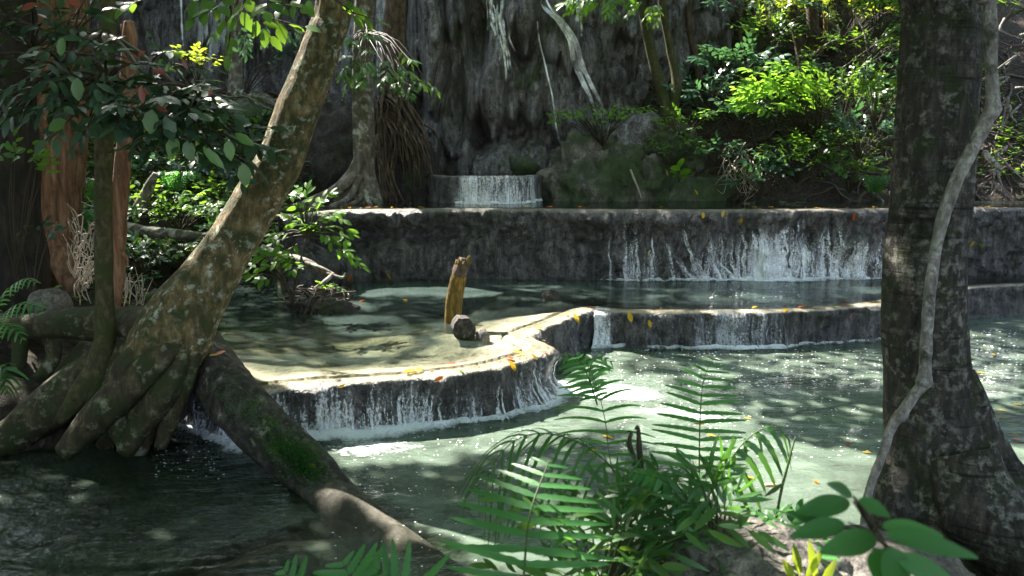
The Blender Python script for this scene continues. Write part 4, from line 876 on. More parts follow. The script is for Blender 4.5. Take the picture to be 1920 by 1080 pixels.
# branches lying about
def branch(name, label, pts, rad, mat, seed=0, extra=(), cat='branch', group=None):
    mb = MB(); tube(mb, pts, rad, 12, amp=.18, sc=6, seed=seed)
    for p, r in extra: tube(mb, p, r, 7, amp=.2, sc=8, seed=seed+3)
    o = link(name, mb, M[mat], loc=pts[0]); return tag(o, label, cat, group)
branch('dead_branch', 'pale dead branch reaching from the sapling to the rock islet', PP((488, 470, 11.6), (530, 486, 11.6), (570, 492, 11.5), (605, 510, 11.4), (628, 520, 11.3)), [.1, .1, .08, .05, .03], 'bark_grey', 1,
       [(PP((565, 490, 11.5), (600, 502, 11.3), (626, 514, 11.2)), [.04, .03, .02]), (PP((626, 514, 11.2), (600, 535, 11.0), (580, 545, 11.0)), [.035, .03, .02]), (PP((600, 508, 11.3), (640, 520, 11.1), (648, 512, 11.1)), [.03, .02, .012]), (PP((566, 490, 11.4), (564, 480, 11.4)), [.03, .015])])
branch('dead_branch', 'long fallen branch behind the dead reddish stem', PP((225, 425, 12.3), (290, 436, 12.3), (340, 440, 12.2), (400, 446, 12.2)), [.09, .09, .08, .06], 'bark_grey', 2)
branch('dead_branch', 'short leaning dead stick in the ferns', PP((258, 395, 13), (280, 350, 13), (292, 325, 13)), [.1, .08, .05], 'bark_grey', 3)
branch('dead_branch', 'pale bent branch on the slope beside the vine', PP((1846, 285, 13), (1862, 305, 12.8), (1880, 318, 12.7)), [.05, .04, .03], 'bark_pale', 4)
branch('bare_branch', 'long bare forked branch above the big slope bush', PP((1520, 105, 17.2), (1560, 78, 17), (1600, 75, 16.9), (1660, 40, 16.8), (1720, 20, 16.8)), [.022, .02, .018, .014, .012], 'bark_grey', 5,
       [(PP((1600, 20, 17), (1620, 60, 16.8), (1628, 100, 16.7), (1650, 118, 16.7), (1700, 122, 16.7)), [.012, .014, .014, .012, .01]), (PP((1575, 130, 17), (1610, 105, 16.9), (1700, 40, 16.8)), [.012, .012, .008]), (PP((1540, 30, 17), (1575, 60, 17), (1550, 95, 17)), [.02, .02, .01])])
branch('root_arch', 'thin curved root arching at the water edge beside the dark trunk', PP((1608, 384, 15.4), (1616, 366, 15.3), (1632, 358, 15.3), (1650, 372, 15.3), (1662, 384, 15.3)), [.02, .025, .025, .02, .015], 'bark_grey', 6)
branch('pale_root', 'pale root curving down the mossy slab', PP((1182, 318, 15.2), (1190, 338, 15.1), (1196, 352, 15.1), (1203, 372, 15.1)), [.02, .02, .018, .012], 'twig', 7)
# ------------------------------------------------------------------ crowns, unseen leaves added to block light, and gaps where sun gets through
GAPS = []
def gap(p, r): GAPS.append((np.array(p, float), r))
for px, py, r in [(440, 700, .4), (500, 706, .42), (570, 706, .42), (640, 700, .42), (710, 696, .42), (780, 690, .42), (850, 684, .42), (920, 672, .4), (985, 660, .3), (940, 640, .3), (880, 655, .3),
                  (1010, 645, .25), (960, 600, .3), (1030, 592, .3), (1085, 580, .25), (900, 610, .25), (860, 640, .2)]: gap(U(px, py, ZB), r)
for px, py, r in [(760, 545, .3), (850, 547, .3), (700, 547, .2), (1450, 560, .2), (1550, 562, .25)]: gap(U(px, py, ZB), r)
for px, py, r in [(1085, 715, .35), (1130, 735, .4), (1190, 755, .42), (1250, 775, .42), (1300, 800, .42), (1340, 830, .4), (1400, 850, .4), (1450, 880, .3), (1500, 900, .3), (1560, 910, .32), (1610, 915, .3), (1620, 880, .2),
                  (1150, 715, .25), (1480, 980, .4), (1400, 980, .4), (1250, 1050, .4), (1150, 1060, .4), (1050, 1060, .35), (1350, 1010, .35), (1880, 860, .3), (1900, 880, .35), (600, 815, .22), (660, 822, .25), (720, 830, .25), (780, 838, .18), (1450, 930, .3), (1520, 940, .3), (1400, 640, .14)]: gap(U(px, py, 0), r)
for px, py, D, r in [(398, 650, 7.4, .22), (425, 690, 7.1, .22), (385, 632, 7.5, .2), (540, 812, 6.1, .01),
                     (600, 10, 7, .15), (577, 70, 7, .1), (545, 150, 7, .08), (520, 200, 7, .06), (487, 285, 7, .1), (460, 325, 7, .1), (415, 400, 7.1, .14), (385, 440, 7.1, .15), (350, 500, 7.2, .15), (320, 535, 7.2, .12),
                     (222, 350, 8.2, .12), (216, 420, 8.2, .1), (230, 80, 8.2, .1), (160, 470, 9.5, .12), (165, 530, 9.3, .15), (230, 560, 9.3, .1),
                     (580, 380, 10.5, .3), (600, 400, 10.5, .2), (620, 450, 10.5, .22), (560, 420, 10.5, .2), (575, 495, 11.4, .25), (625, 520, 11.2, .2),
                     (1470, 1050, 2.75, .22), (1540, 1045, 2.8, .15), (1500, 15, 18.5, .8), (1580, 10, 18.5, .8), (1650, 5, 18.5, .8), (1440, 30, 18.5, .4),
                     (1110, 215, 15.8, .4), (1185, 210, 15.8, .3), (1290, 225, 16, .35), (1450, 180, 15.6, .6), (1480, 240, 15.3, .45), (1430, 250, 15.4, .35), (1540, 200, 15.6, .4), (1600, 150, 16, .5), (1400, 110, 17, .5), (1560, 60, 17.5, .6), (1650, 240, 15, .4), (1440, 330, 15, .3), (1350, 190, 16.4, .35), (600, 60, 20, .5), (480, 60, 17.6, .4), (560, 120, 17, .4), (1220, 290, 15.6, .3), (1120, 290, 15.5, .3), (360, 385, 13, .35), (300, 400, 13, .25), (740, 140, 14, .3),
                     (1040, 890, 2.8, .05), (840, 540, 9.6, .14), (840, 600, 9.6, .14), (850, 500, 9.6, .12), (510, 10, 6, .2), (1290, 10, 15, .4), (1850, 60, 14, .5), (1880, 100, 14, .4), (355, 115, 5.6, .1), (1900, 60, 14, .4)]: gap(P(px, py, D), r)
CROWNS = [(T1, np.array([-1.2, 8.5]), top1[-1]), (T2, np.array([-4.2, 6.5]), np.array(p2[-1])), (T4, np.array([-7.0, 12.0]), b4[-1]), (T5, np.array([-2.6, 15.0]), b5[-1]), (T6, np.array([-8.5, 18.5]), np.array([-6.2, 18.4, 8.5])),
          (T7, np.array([2.5, 15.5]), np.array([2.6, 16.4, 8.])), (T9, np.array([7.5, 18.5]), np.array([6, 18.6, 8.5])), (T11, np.array([3.4, 7.0]), b11[-1]), (T4b, np.array([-8.5, 7.5]), np.array([-6.2, 9.3, 8.])), (T5b, np.array([-1.0, 19.5]), np.array([-2.3, 16, 7.6]))]
rc = np.random.default_rng(77)
N0 = 95000
pos = np.c_[rc.uniform(-16, 10.5, N0), rc.uniform(4.2, 24.5, N0), rc.uniform(7.7, 11.5, N0)]
pos = np.vstack([pos, np.c_[rc.uniform(-16, -.5, 26000), rc.uniform(-9, 4.4, 26000), rc.uniform(6.5, 9.5, 26000)]])  # unseen leaves behind the camera, added to cut sky light on the left
pos = np.vstack([pos, np.c_[rc.uniform(-.5, 9, 9000), rc.uniform(-7, 4.4, 9000), rc.uniform(6.5, 9.5, 9000)], np.c_[rc.uniform(-22, 4, 34000), rc.uniform(17.5, 30, 34000), rc.uniform(13, 18, 34000)]])  # added unseen leaves: over the camera against fill, above the cliff against sun
pos = pos[(proj(pos[:, 0], pos[:, 1], pos[:, 2])[1] < -25) | (pos[:, 1] < 3)]
okm = ~((pos[:, 2] > 12) & (pos[:, 1] < 20.5) & (pos[:, 0] > -8) & (pos[:, 0] < 0) & (rc.uniform(0, 1, len(pos)) > .35)) & ~((pos[:, 2] < 12) & (pos[:, 1] > 13.2) & (pos[:, 1] < 20) & (pos[:, 0] > -11.5) & (pos[:, 0] < 4) & (rc.uniform(0, 1, len(pos)) > .06))
for p, r in GAPS:
    d = pos-p; t = d@SDIR; dd = np.linalg.norm(d-t[:, None]*SDIR, axis=1); okm &= ~((dd < r+(.23 if abs(p[2]-ZB) < .02 or abs(p[2]) < .02 else .15)) & (t > 0))
land = pos-SDIR*(pos[:, 2:]/SDIR[2]); shade = (land[:, 0] < -.9) & (land[:, 1] < 7.2) & (land[:, 1] > 3)
okm &= ~((fbm(pos*[1.1, 1.1, .25], 91, 2) > .42) & ~shade)        # loose holes between sprays
pos = pos[okm]
own = np.argmin(np.linalg.norm(pos[:, None, :2]-np.array([c[1] for c in CROWNS])[None], axis=2), axis=1)
for k, (T, c, tp) in enumerate(CROWNS):
    q_ = pos[own == k]; n_ = len(q_); mb = MB(); th = rc.uniform(0, 6.283, n_)
    fw_ = np.c_[np.cos(th), np.sin(th), rc.uniform(-.5, .1, n_)]
    leaves(mb, q_-norm(fw_)*.13, fw_, np.c_[rc.normal(0, .35, (n_, 2)), np.ones(n_)], rc.uniform(.2, .32, n_), rc.uniform(.11, .17, n_))
    link('crown_and_light_block', mb, M['lf_mid'], T)  # also holds the added light-blocking leaves nearest this tree
    mb = MB()
    for i in rc.choice(n_, min(n_, 26), replace=False) if n_ > 5 else []:
        e = q_[i]; m_ = (tp+e)/2+rc.normal(0, .25, 3)+[0, 0, .3]
        ck = catmull([tp, m_, e], 16)[2:]; bad = False
        for p, r in GAPS:
            dd_ = ck-p; t = dd_@SDIR; bad |= bool(((np.linalg.norm(dd_-t[:, None]*SDIR, axis=1) < r+.08) & (t > 0)).any())
        if not bad: tube(mb, [tp, m_, e], [.09, .045, .012], 7, n=14, amp=.15, sc=2)
    if mb.n: link('limb', mb, M['bark_brown'], T)

# ------------------------------------------------------------------ plants
def plant(name, label, cat, base, tips, nrms, L, W, nl, ln, leafm, stemm='stem_brown', seed=0, ang=58, jit=.22, droop=.22, sr=.007, group=None, sag=.12, parent=None, outward=None, hubs=None):
    r = np.random.default_rng(seed); base = np.asarray(base, float); tips = np.asarray(tips, float)
    T = parent if parent is not None else empty(name, label, cat, base, group)
    ms = MB(); ml = MB(); K = len(tips)
    hubs = hubs if hubs is not None else [base]
    hubs = np.asarray(hubs, float)
    dirs = []
    for k in range(K):
        b = hubs[np.argmin(np.linalg.norm(hubs-tips[k], axis=1))]
        e = tips[k]; m = b*.45+e*.55+np.array([0, 0, sag*np.linalg.norm(e-b)])+r.normal(0, .03, 3)*np.linalg.norm(e-b)
        c = catmull([b, m, e], 8); tube(ms, c, [sr, sr*.7, sr*.35], 5, n=7, cap=False)
        dirs.append(c[-1]-c[-3])
    if len(hubs) > 1:
        for h in hubs[1:]: tube(ms, [base, (base+h)/2+[0, 0, .05], h], [sr*2, sr*1.6, sr*1.2], 6, n=8)
    dirs = norm(np.array(dirs))
    if outward is not None: dirs = norm(dirs*.4+np.asarray(outward)*.6)
    dirs = norm(dirs*[1, 1, .5]+r.normal(0, .15, (K, 3)))
    nn = np.asarray(nrms)+r.normal(0, .18, (K, 3))
    L0 = ln*r.uniform(.7, 1.2, K); o_ = tips-dirs*(L0*.35)[:, None]
    for k in range(K): tube(ms, [o_[k], o_[k]+dirs[k]*L0[k]*.55, o_[k]+dirs[k]*L0[k]], [sr*.45, sr*.3, sr*.15], 4, n=4, cap=False)
    sprays(ml, o_, dirs, nn, L0, nl, L, W, r, ang, jit, droop)
    link('stem', ms, M[stemm], T); link('foliage', ml, M[leafm], T)
    return T
def blob(c, rad, n, seed, top=.0):
    r = np.random.default_rng(seed); d = norm(r.normal(0, 1, (n, 3))); d[:, 2] = np.where(d[:, 2] < -.3+top, -d[:, 2]*.5, d[:, 2]); k = r.uniform(.45, 1, n)**.5
    k = k*(1+.35*fbm(d*2.2+seed, seed, 2))
    return np.asarray(c)+d*k[:, None]*np.asarray(rad), norm(d*[.35, .6, 0]+[0, -.35, 1.])
def bush(name, label, px, py, D, rx, rz, n, L, W, nl, ln, mat, seed, base=None, ry=None, **k):
    c = P(px, py, D); t, nn = blob(c, (rx, ry or rx*.7, rz), n, seed)
    b = np.array(base) if base is not None else np.array([c[0], c[1]+.1, max(c[2]-rz*1.1, float(H(c[0], c[1])))])
    if k.pop('facing', True): nn = nn
    return plant(name, label, k.pop('cat', 'shrub'), b, t, nn, L, W, nl, ln, mat, seed=seed, **k)
# foliage of the slender tree, hanging across the upper left
tips = []; 
for (px, py, D) in [(20, 60, 5.6), (70, 50, 5.5), (120, 45, 5.6), (30, 110, 5.4), (85, 95, 5.3), (140, 100, 5.2), (20, 165, 5.4), (75, 150, 5.2), (130, 145, 5.1), (180, 150, 5.1), (110, 185, 5.1), (160, 195, 5.0), (215, 180, 5.0), (240, 150, 5.1), (270, 185, 5.0),
                    (300, 160, 5.1), (320, 205, 5.0), (285, 225, 5.0), (345, 225, 5.1), (370, 190, 5.2), (390, 235, 5.1), (340, 255, 5.1), (395, 275, 5.2), (430, 300, 5.3), (440, 260, 5.3), (365, 160, 5.3), (330, 130, 5.4), (250, 120, 5.3), (200, 110, 5.3), (150, 70, 5.4), (50, 200, 5.3), (10, 220, 5.3), (130, 225, 5.1), (60, 20, 5.7), (150, 15, 5.6), (5, 15, 5.6), (410, 250, 5.2), (300, 100, 5.5), (225, 215, 5.0),
                    (95, 120, 5.3), (40, 135, 5.3), (0, 190, 5.3), (260, 205, 4.9), (310, 185, 4.9), (355, 205, 5.0), (180, 175, 5.0), (60, 175, 5.2), (120, 165, 5.1), (0, 100, 5.4), (105, 70, 5.5), (205, 200, 4.9), (330, 235, 5.0), (290, 250, 5.0), (380, 215, 5.1)]: tips.append(P(px, py, D))
tips = np.array(tips); rr_ = np.random.default_rng(5)
tips = np.vstack([tips, tips+rr_.normal(0, .09, tips.shape)+[0, .25, 0]])
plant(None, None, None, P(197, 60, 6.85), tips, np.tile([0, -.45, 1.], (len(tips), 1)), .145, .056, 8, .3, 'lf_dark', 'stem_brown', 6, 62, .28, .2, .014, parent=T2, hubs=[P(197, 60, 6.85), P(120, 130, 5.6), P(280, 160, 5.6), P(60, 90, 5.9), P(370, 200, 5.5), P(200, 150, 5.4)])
mb = MB(); r_ = np.random.default_rng(9)
for px, py, D, L_ in [(313, 138, 4.9, .09), (281, 176, 4.85, .09), (292, 200, 4.85, .08), (258, 106, 4.95, .07), (398, 164, 5, .06), (150, 12, 5.2, .12), (268, 195, 4.8, .11), (40, 18, 5.3, .12), (352, 130, 5, .07)]:
    leaves(mb, P(px, py, D)[None], [[r_.normal(), -.2, r_.normal()]], [[0, -1, .3]], L_, L_*.4)
link('young_foliage', mb, M['lf_red'], T2, label='small reddish young leaves')
mb = MB()
for px, py, D, dx, dy, L_, W_ in [(456, 305, 4.9, .1, -1, .15, .085), (428, 262, 4.95, .1, -1, .13, .07), (380, 275, 4.9, 1, -1, .18, .06), (118, 70, 5.1, -.2, -1, .12, .06), (330, 255, 4.9, -.3, -1, .14, .09), (352, 262, 4.9, .1, -1, .13, .08), (285, 205, 4.85, -.1, -1, .15, .1), (440, 250, 5, 1, -.6, .14, .06), (310, 215, 4.85, .4, -1, .14, .08), (145, 145, 4.9, 0, -1, .14, .08), (125, 225, 4.9, -1, -.5, .13, .08)]:
    leaves(mb, P(px, py, D)[None], [[dx, -.15, dy]], [[.1, -1, .35]], L_, W_)
link('hanging_foliage', mb, M['lf_mid'], T2, label='larger mid green leaves hanging at the tip')

# leaves hanging in from the top, on a twig of the leaning tree
tips = np.array([P(*a) for a in [(395, 20, 5.8), (420, 45, 5.8), (455, 10, 5.8), (500, 5, 5.6), (535, 10, 5.6), (480, 35, 5.8), (560, -5, 5.7), (640, 5, 6.2), (665, 25, 6.2), (430, 75, 6), (375, 0, 5.8), (250, 5, 5.6), (530, 40, 6), (410, 5, 5.7)]])
plant(None, None, None, np.array([-1.3, 6.6, 5.2]), tips, np.tile([0, -.6, 1.], (len(tips), 1)), .15, .085, 5, .24, 'lf_mid', 'stem_brown', 8, 65, .3, .2, .012, parent=T1, hubs=[[-1.3, 6.6, 5.2], P(470, -40, 5.9)])
bush('branch_spray', 'blue green leaf spray hanging high between leaning trunk and far cliff', 520, 80, 10.5, .6, .4, 14, .11, .045, 8, .36, 'lf_blue', 12, base=P(470, -60, 10.8), cat='branch')
bush('hanging_spray', 'yellow green lit spray at the upper left beside the reddish leaves', 355, 112, 9.5, .3, .12, 9, .09, .04, 7, .26, 'lf_yel', 13, base=P(370, 160, 9.7), cat='branch')
# leafy branch on the fig tree
tips = np.array([P(*a) for a in [(650, 105, 13.6), (670, 125, 13.5), (690, 95, 13.5), (700, 135, 13.4), (720, 115, 13.3), (735, 140, 13.3), (755, 130, 13.2), (775, 150, 13.2), (800, 155, 13.2), (740, 160, 13.3), (665, 75, 13.6), (645, 130, 13.6), (770, 165, 13.2), (710, 150, 13.3), (655, 150, 13.5), (690, 65, 13.7), (725, 135, 13.2)]])
plant('leafy_branch', 'bright green drooping leafy branch in front of the fig tree trunk', 'branch', P(684, 60, 14.6), np.vstack([tips, tips+rr_.normal(0, .12, tips.shape)]), np.tile([0, -.5, 1.], (2*len(tips), 1)), .17, .055, 8, .42, 'lf_mid', 'stem_brown', 14, 50, .25, .35, .012)
# sapling mid left
tips = np.array([P(*a) for a in [(555, 365, 10.4), (575, 378, 10.4), (600, 375, 10.4), (590, 400, 10.3), (620, 405, 10.3), (640, 430, 10.3), (550, 410, 10.4), (575, 430, 10.3), (605, 440, 10.2), (635, 470, 10.2), (655, 480, 10.2), (530, 440, 10.4), (545, 465, 10.3), (500, 480, 10.3), (470, 490, 10.4), (520, 495, 10.2), (555, 500, 10.2), (480, 515, 10.2), (500, 525, 10.1), (590, 415, 10.3), (560, 390, 10.4), (540, 480, 10.2), (515, 455, 10.3)]])
plant('sapling', 'bright yellow green sapling beside the leaning trunk over the shallow pool', 'sapling', P(548, 572, 10.3), np.vstack([tips, tips+rr_.normal(0, .07, tips.shape)]), np.tile([0, -.5, 1.], (2*len(tips), 1)), .16, .07, 5, .26, 'lf_bright', 'stem_brown', 15, 60, .3, .2, .009, hubs=[P(548, 572, 10.3), P(560, 500, 10.35), P(535, 530, 10.3), P(575, 440, 10.35)])
# shrubs on the mound and right slope
bush('shrub', 'bright young shrub growing on top of the mossy hump', 1110, 225, 15.6, .85, .32, 34, .13, .055, 6, .3, 'lf_bright', 20, base=P(1130, 275, 15.9))
bush('shrub', 'flat bright green spray reaching right over the mossy hump', 1178, 208, 15.5, .35, .08, 10, .12, .05, 7, .3, 'lf_bright', 21, base=P(1140, 255, 15.8))
bush('shrub', 'low lit shrub between the forked tree and the slope gully', 1285, 232, 15.6, .5, .28, 22, .12, .055, 6, .28, 'lf_bright', 22)
bush('shrub', 'dull green shrub at the mossy slab edge', 1265, 280, 15.5, .65, .3, 26, .12, .055, 6, .28, 'lf_mid', 23)
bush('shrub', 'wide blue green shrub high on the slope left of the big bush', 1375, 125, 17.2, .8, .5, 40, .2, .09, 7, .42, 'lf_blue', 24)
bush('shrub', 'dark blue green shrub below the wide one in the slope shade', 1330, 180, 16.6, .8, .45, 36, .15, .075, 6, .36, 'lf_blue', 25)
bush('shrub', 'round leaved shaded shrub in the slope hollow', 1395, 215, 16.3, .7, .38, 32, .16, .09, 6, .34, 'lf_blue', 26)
bush('shrub', 'large glossy bright bush arching over the slope beside the dark trunk', 1470, 190, 15.5, .85, .85, 105, .17, .075, 7, .36, 'lf_bright', 27, base=P(1530, 300, 16))
bush('shrub', 'yellow green tangle of small leaves right of the glossy bush', 1580, 190, 15.8, .9, .75, 70, .12, .05, 7, .34, 'lf_mid', 28, base=P(1560, 300, 16))
bush('shrub', 'leafy twigs over the dark gap under the glossy bush', 1545, 270, 15.4, .8, .35, 36, .13, .055, 6, .32, 'lf_mid', 29)
bush('shrub', 'greyish broad leaved plant hanging over the pool edge', 1430, 330, 15.1, .5, .4, 30, .17, .08, 6, .3, 'lf_blue', 30)
bush('shrub', 'small leafy plant at the water left of the ringed trunk', 1600, 320, 15.2, .6, .4, 26, .16, .08, 6, .3, 'lf_mid', 31)
bush('shrub', 'leafy clump touching the left side of the ringed trunk', 1650, 180, 14.6, .55, .55, 30, .16, .08, 6, .32, 'lf_mid', 32)
bush('shrub', 'sunlit yellow foliage at the top of the slope above the bare branch', 1560, 15, 17.6, 1.7, .4, 90, .14, .06, 7, .36, 'lf_yel', 33, base=P(1560, 110, 18.2))
bush('shrub', 'pale lit leaves at the top beside the ringed trunk', 1655, 20, 16.5, .6, .5, 40, .14, .06, 7, .34, 'lf_bright', 34)
bush('shrub', 'tall thin leaved shrub under the twin black trunks', 1440, 70, 17.6, .7, .6, 44, .14, .05, 7, .36, 'lf_mid', 35)
bush('leafy_branch', 'green leaf tufts hanging at the top above the cliff shoulder', 1130, 2, 14.5, .75, .14, 20, .15, .06, 7, .32, 'lf_bright', 36, base=P(1180, -80, 14.8), cat='branch')
bush('leafy_branch', 'sparse dark leaves in front of the lumpy cliff end', 1190, 30, 15.5, .6, .3, 14, .14, .06, 6, .32, 'lf_mid', 37, base=P(1230, -60, 15.8), cat='branch')
bush('shrub', 'small plant with pale leaves at the foot of the slope gully', 1345, 285, 15.6, .55, .25, 20, .13, .06, 6, .28, 'lf_blue', 38)
bush('shrub', 'single big leaved yellow green plant low on the mossy mound', 1275, 330, 15.2, .12, .12, 4, .24, .16, 3, .2, 'lf_bright', 39)
bush('shrub', 'dark glossy bush between the big bright bush and the water', 1500, 300, 15.2, .8, .4, 44, .15, .065, 6, .32, 'lf_mid', 43)
bush('shrub', 'drooping dark leaves on the soil bank left of the ringed trunk', 1620, 250, 15.0, .6, .45, 36, .15, .065, 6, .32, 'lf_blue', 44)
bush('shrub', 'shaded fill of small leaves behind the bare branch', 1610, 90, 17.4, 1.1, .5, 60, .13, .055, 7, .34, 'lf_mid', 45)
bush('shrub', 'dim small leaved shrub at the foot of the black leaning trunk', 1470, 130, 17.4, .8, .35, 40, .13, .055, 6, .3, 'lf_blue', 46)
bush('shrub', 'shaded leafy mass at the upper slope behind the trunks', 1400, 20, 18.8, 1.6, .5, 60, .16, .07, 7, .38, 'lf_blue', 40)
bush('shrub', 'green leaves high at the right border above the roots', 1880, 20, 14.5, .7, .3, 24, .12, .05, 6, .3, 'lf_mid', 41)
bush('shrub', 'tiny lit sprig between ringed trunk and vine', 1830, 130, 13.5, .15, .12, 5, .12, .06, 5, .2, 'lf_bright', 42)
# left undergrowth individuals
for k, (px, py, D, rx, rz, n, mat, lb) in enumerate([(330, 400, 12.8, .8, .28, 40, 'lf_bright', 'low lit plants under the fallen branch by the leaning trunk'), (270, 375, 13.2, .5, .25, 26, 'lf_mid', 'green undergrowth right of the dead reddish stem'), (390, 370, 13.5, .5, .25, 26, 'lf_mid', 'leafy undergrowth touching the leaning trunk'),
        (330, 470, 12.0, .8, .25, 36, 'lf_mid', 'shaded undergrowth below the fallen branch'), (260, 480, 11.5, .5, .25, 20, 'lf_blue', 'dark undergrowth left of the leaning trunk base'), (320, 310, 14.2, .7, .35, 34, 'lf_blue', 'dim blue green plants on the left slope'), (400, 330, 15, .6, .3, 26, 'lf_blue', 'dim leaves on the slope below the ledge roots'),
        (455, 440, 12.5, .5, .3, 26, 'lf_mid', 'green plants in the gap right of the leaning trunk'), (150, 400, 13.5, .6, .4, 30, 'lf_mid', 'green plants seen between reddish tree and slender tree'), (600, 195, 16.5, .7, .12, 20, 'lf_mid', 'thin leaves on top of the dark earthy rock'), (545, 215, 16.8, .5, .15, 16, 'lf_mid', 'leaf tuft on the ledge behind the leaning trunk'), (430, 395, 13, .5, .2, 20, 'lf_mid', 'low leaves crossed by the leaning trunk')]):
    bush('undergrowth_plant', lb, px, py, D, rx, rz, n, .13 if mat != 'lf_bright' else .12, .06, 6, .28, mat, 50+k, cat='plant')
bush('climber', 'small dark climber on the black trunk at the left border', 40, 310, 8.3, .35, .2, 10, .13, .065, 4, .2, 'lf_mid', 66, base=P(30, 520, 8.4), cat='plant')
bush('climber', 'few shaded leaves on the foot of the reddish tree', 75, 440, 8.6, .2, .12, 4, .12, .06, 4, .2, 'lf_dark', 67, base=P(60, 560, 8.6), cat='plant')
bush('rock_plant', 'tiny green plants on the rock islet', 600, 545, 10.9, .3, .1, 8, .09, .05, 4, .14, 'lf_mid', 68, cat='plant')
bush('waterside_plant', 'leafy clump in shade at the top of the far ledge', 540, 110, 17.8, .6, .4, 16, .14, .06, 6, .36, 'lf_blue', 69, base=P(450, 190, 18), cat='plant')

# undergrowth carpets
def carpet(label, n, fx, fy, mat, L, k, seed, cond=None, up=.5):
    r = np.random.default_rng(seed); x = r.uniform(*fx, n*3); y = r.uniform(*fy, n*3); z = H(x, y)
    m = (z > .6) & (vn(np.c_[x*.9, y*.9, x*0], seed) > -.25)
    if cond: m &= cond(x, y, z)
    x, y, z = x[m][:n], y[m][:n], z[m][:n]; mb = MB()
    for j in range(k):
        th = r.uniform(0, 6.283, len(x)); leaves(mb, np.c_[x, y, z+r.uniform(0, .12, len(x))], np.c_[np.cos(th), np.sin(th), np.full(len(x), up)+r.normal(0, .3, len(x))], np.c_[r.normal(0, .3, (len(x), 2)), np.ones(len(x))], r.uniform(.6, 1.2, len(x))*L, r.uniform(.25, .5, len(x))*L, .35)
    return tag(link('undergrowth', mb, M[mat]), label, 'undergrowth', kind='stuff')
carpet('low leafy ground cover on the left slope', 1400, (-10, -2.6), (10.5, 17), 'lf_mid', .13, 6, 1, lambda x, y, z: x < np.interp(y, *XB)-.3)
carpet('dim ferny ground cover on the left slope', 800, (-11, -2.6), (11, 17.5), 'lf_blue', .17, 6, 2, lambda x, y, z: x < np.interp(y, *XB)-.4)
carpet('sparse ground cover on the right slope', 1100, (1.6, 11), (16.2, 22), 'lf_mid', .13, 6, 3, lambda x, y, z: z > 2.1)
carpet('dim ground cover high on the right slope', 1100, (3, 10), (17.5, 24), 'lf_blue', .17, 6, 4, lambda x, y, z: z > 3)
r = np.random.default_rng(6); n = 16000; x = r.uniform(-9, 12, n); y = r.uniform(7, 22, n); z = H(x, y); m = (z > .75) & ~inside(x, y, POLB) & ~(inside(x, y, POLC) & (z < 1.72)) | ((x < np.interp(y, *XB)-.4) & (z > .6)) | (z > 1.9); x, y, z = x[m], y[m], z[m]; th = r.uniform(0, 6.283, len(x)); mb = MB()
leaves(mb, np.c_[x, y, z+.02], np.c_[np.cos(th), np.sin(th), r.normal(0, .35, len(x))], np.c_[r.normal(0, .5, (len(x), 2)), np.ones(len(x))], r.uniform(.06, .13, len(x)), r.uniform(.03, .06, len(x)), -.3)
tag(link('leaf_litter', mb, leaf_mat('litter', (.05, .03, .02), (.12, .075, .045), (.24, .17, .11), (.2, .1, .04), .15, .7, .2)), 'brown dead leaf litter on the slopes', 'leaf litter', kind='stuff')
mb = MB(); rb = np.random.default_rng(91)
for W, n_ in ((WC, 260), (WB, 170)):
    for i in rb.integers(40, len(W['lip'])-40, n_):
        p = W['lip'][i]-W['out'][i]*rb.uniform(-.03, .12); p = np.r_[p, W['ztop']+.014]; a = rb.uniform(0, 6.28)
        leaves(mb, p[None], [[math.cos(a), math.sin(a)*.6, rb.uniform(-.1, .2)]], [[rb.normal(0, .3), rb.normal(0, .3), 1]], rb.uniform(.02, .06), rb.uniform(.01, .025))
tag(link('leaf_debris', mb, leaf_mat('debris', (.06, .04, .02), (.13, .08, .04), (.3, .24, .06), (.2, .14, .04), .2, .6, .3)), 'brown leaf crumbs caught along the wet rims', 'leaf debris', kind='stuff')
# root tangles on the slopes
mb = MB(); r = np.random.default_rng(12)
def crawl(n, fx, fy, r0, r1, ln):
    for i in range(n):
        x, y = r.uniform(*fx), r.uniform(*fy); a = r.uniform(0, 6.28); pts = []
        for k in range(7):
            pts.append([x, y, float(H(x, y))+r.uniform(-.01, .12)]); a += r.normal(0, .6); x += math.cos(a)*ln/6; y += math.sin(a)*ln/6*.6-.04
        if min(p[2] for p in pts) < 1.6: continue
        rr = r.uniform(r0, r1); tube(mb, pts, [rr, rr*.8, rr*.4], 5, n=16, amp=.2, sc=7, seed=i, cap=False)
crawl(330, (6.2, 11.2), (14.8, 19.5), .008, .03, 1.6); crawl(160, (2.2, 7), (15.6, 19), .006, .02, 1.4); crawl(140, (-8, -2.8), (13.5, 18.5), .008, .03, 1.5)
tag(link('root_tangle', mb, M['dark_twig']), 'tangle of thin roots and vines covering the slopes', 'roots', kind='stuff')
mb = MB()
for i in range(16):
    px, py = r.uniform(1830, 1920), r.uniform(20, 370); D = 13.5+r.uniform(-.3, 1.4); tube(mb, PP((px, py, D), (px+r.uniform(-25, 25), py+r.uniform(-25, 25), D-.1), (px+r.uniform(-50, 50), py+r.uniform(-30, 50), D)), [.02, .022, .008], 6, n=12, amp=.2, sc=6)
tag(link('root_tangle', mb, M['bark_pale']), 'pale twisted roots at the right border behind the vine', 'roots', kind='stuff')
mb = MB()
for i in range(55):
    px, py = r.uniform(1360, 1430), r.uniform(255, 350); D = 15.6+r.uniform(-.2, .3); tube(mb, PP((px, py, D), (px+r.uniform(-15, 15), py+r.uniform(5, 25), D-.1), (px+r.uniform(-30, 30), py+r.uniform(15, 50), D-.1)), [.008, .008, .004], 5, n=8)
tag(link('brushwood', mb, M['twig']), 'grey dry twigs spilling down the slope gully', 'brushwood', kind='stuff')
mb = MB()
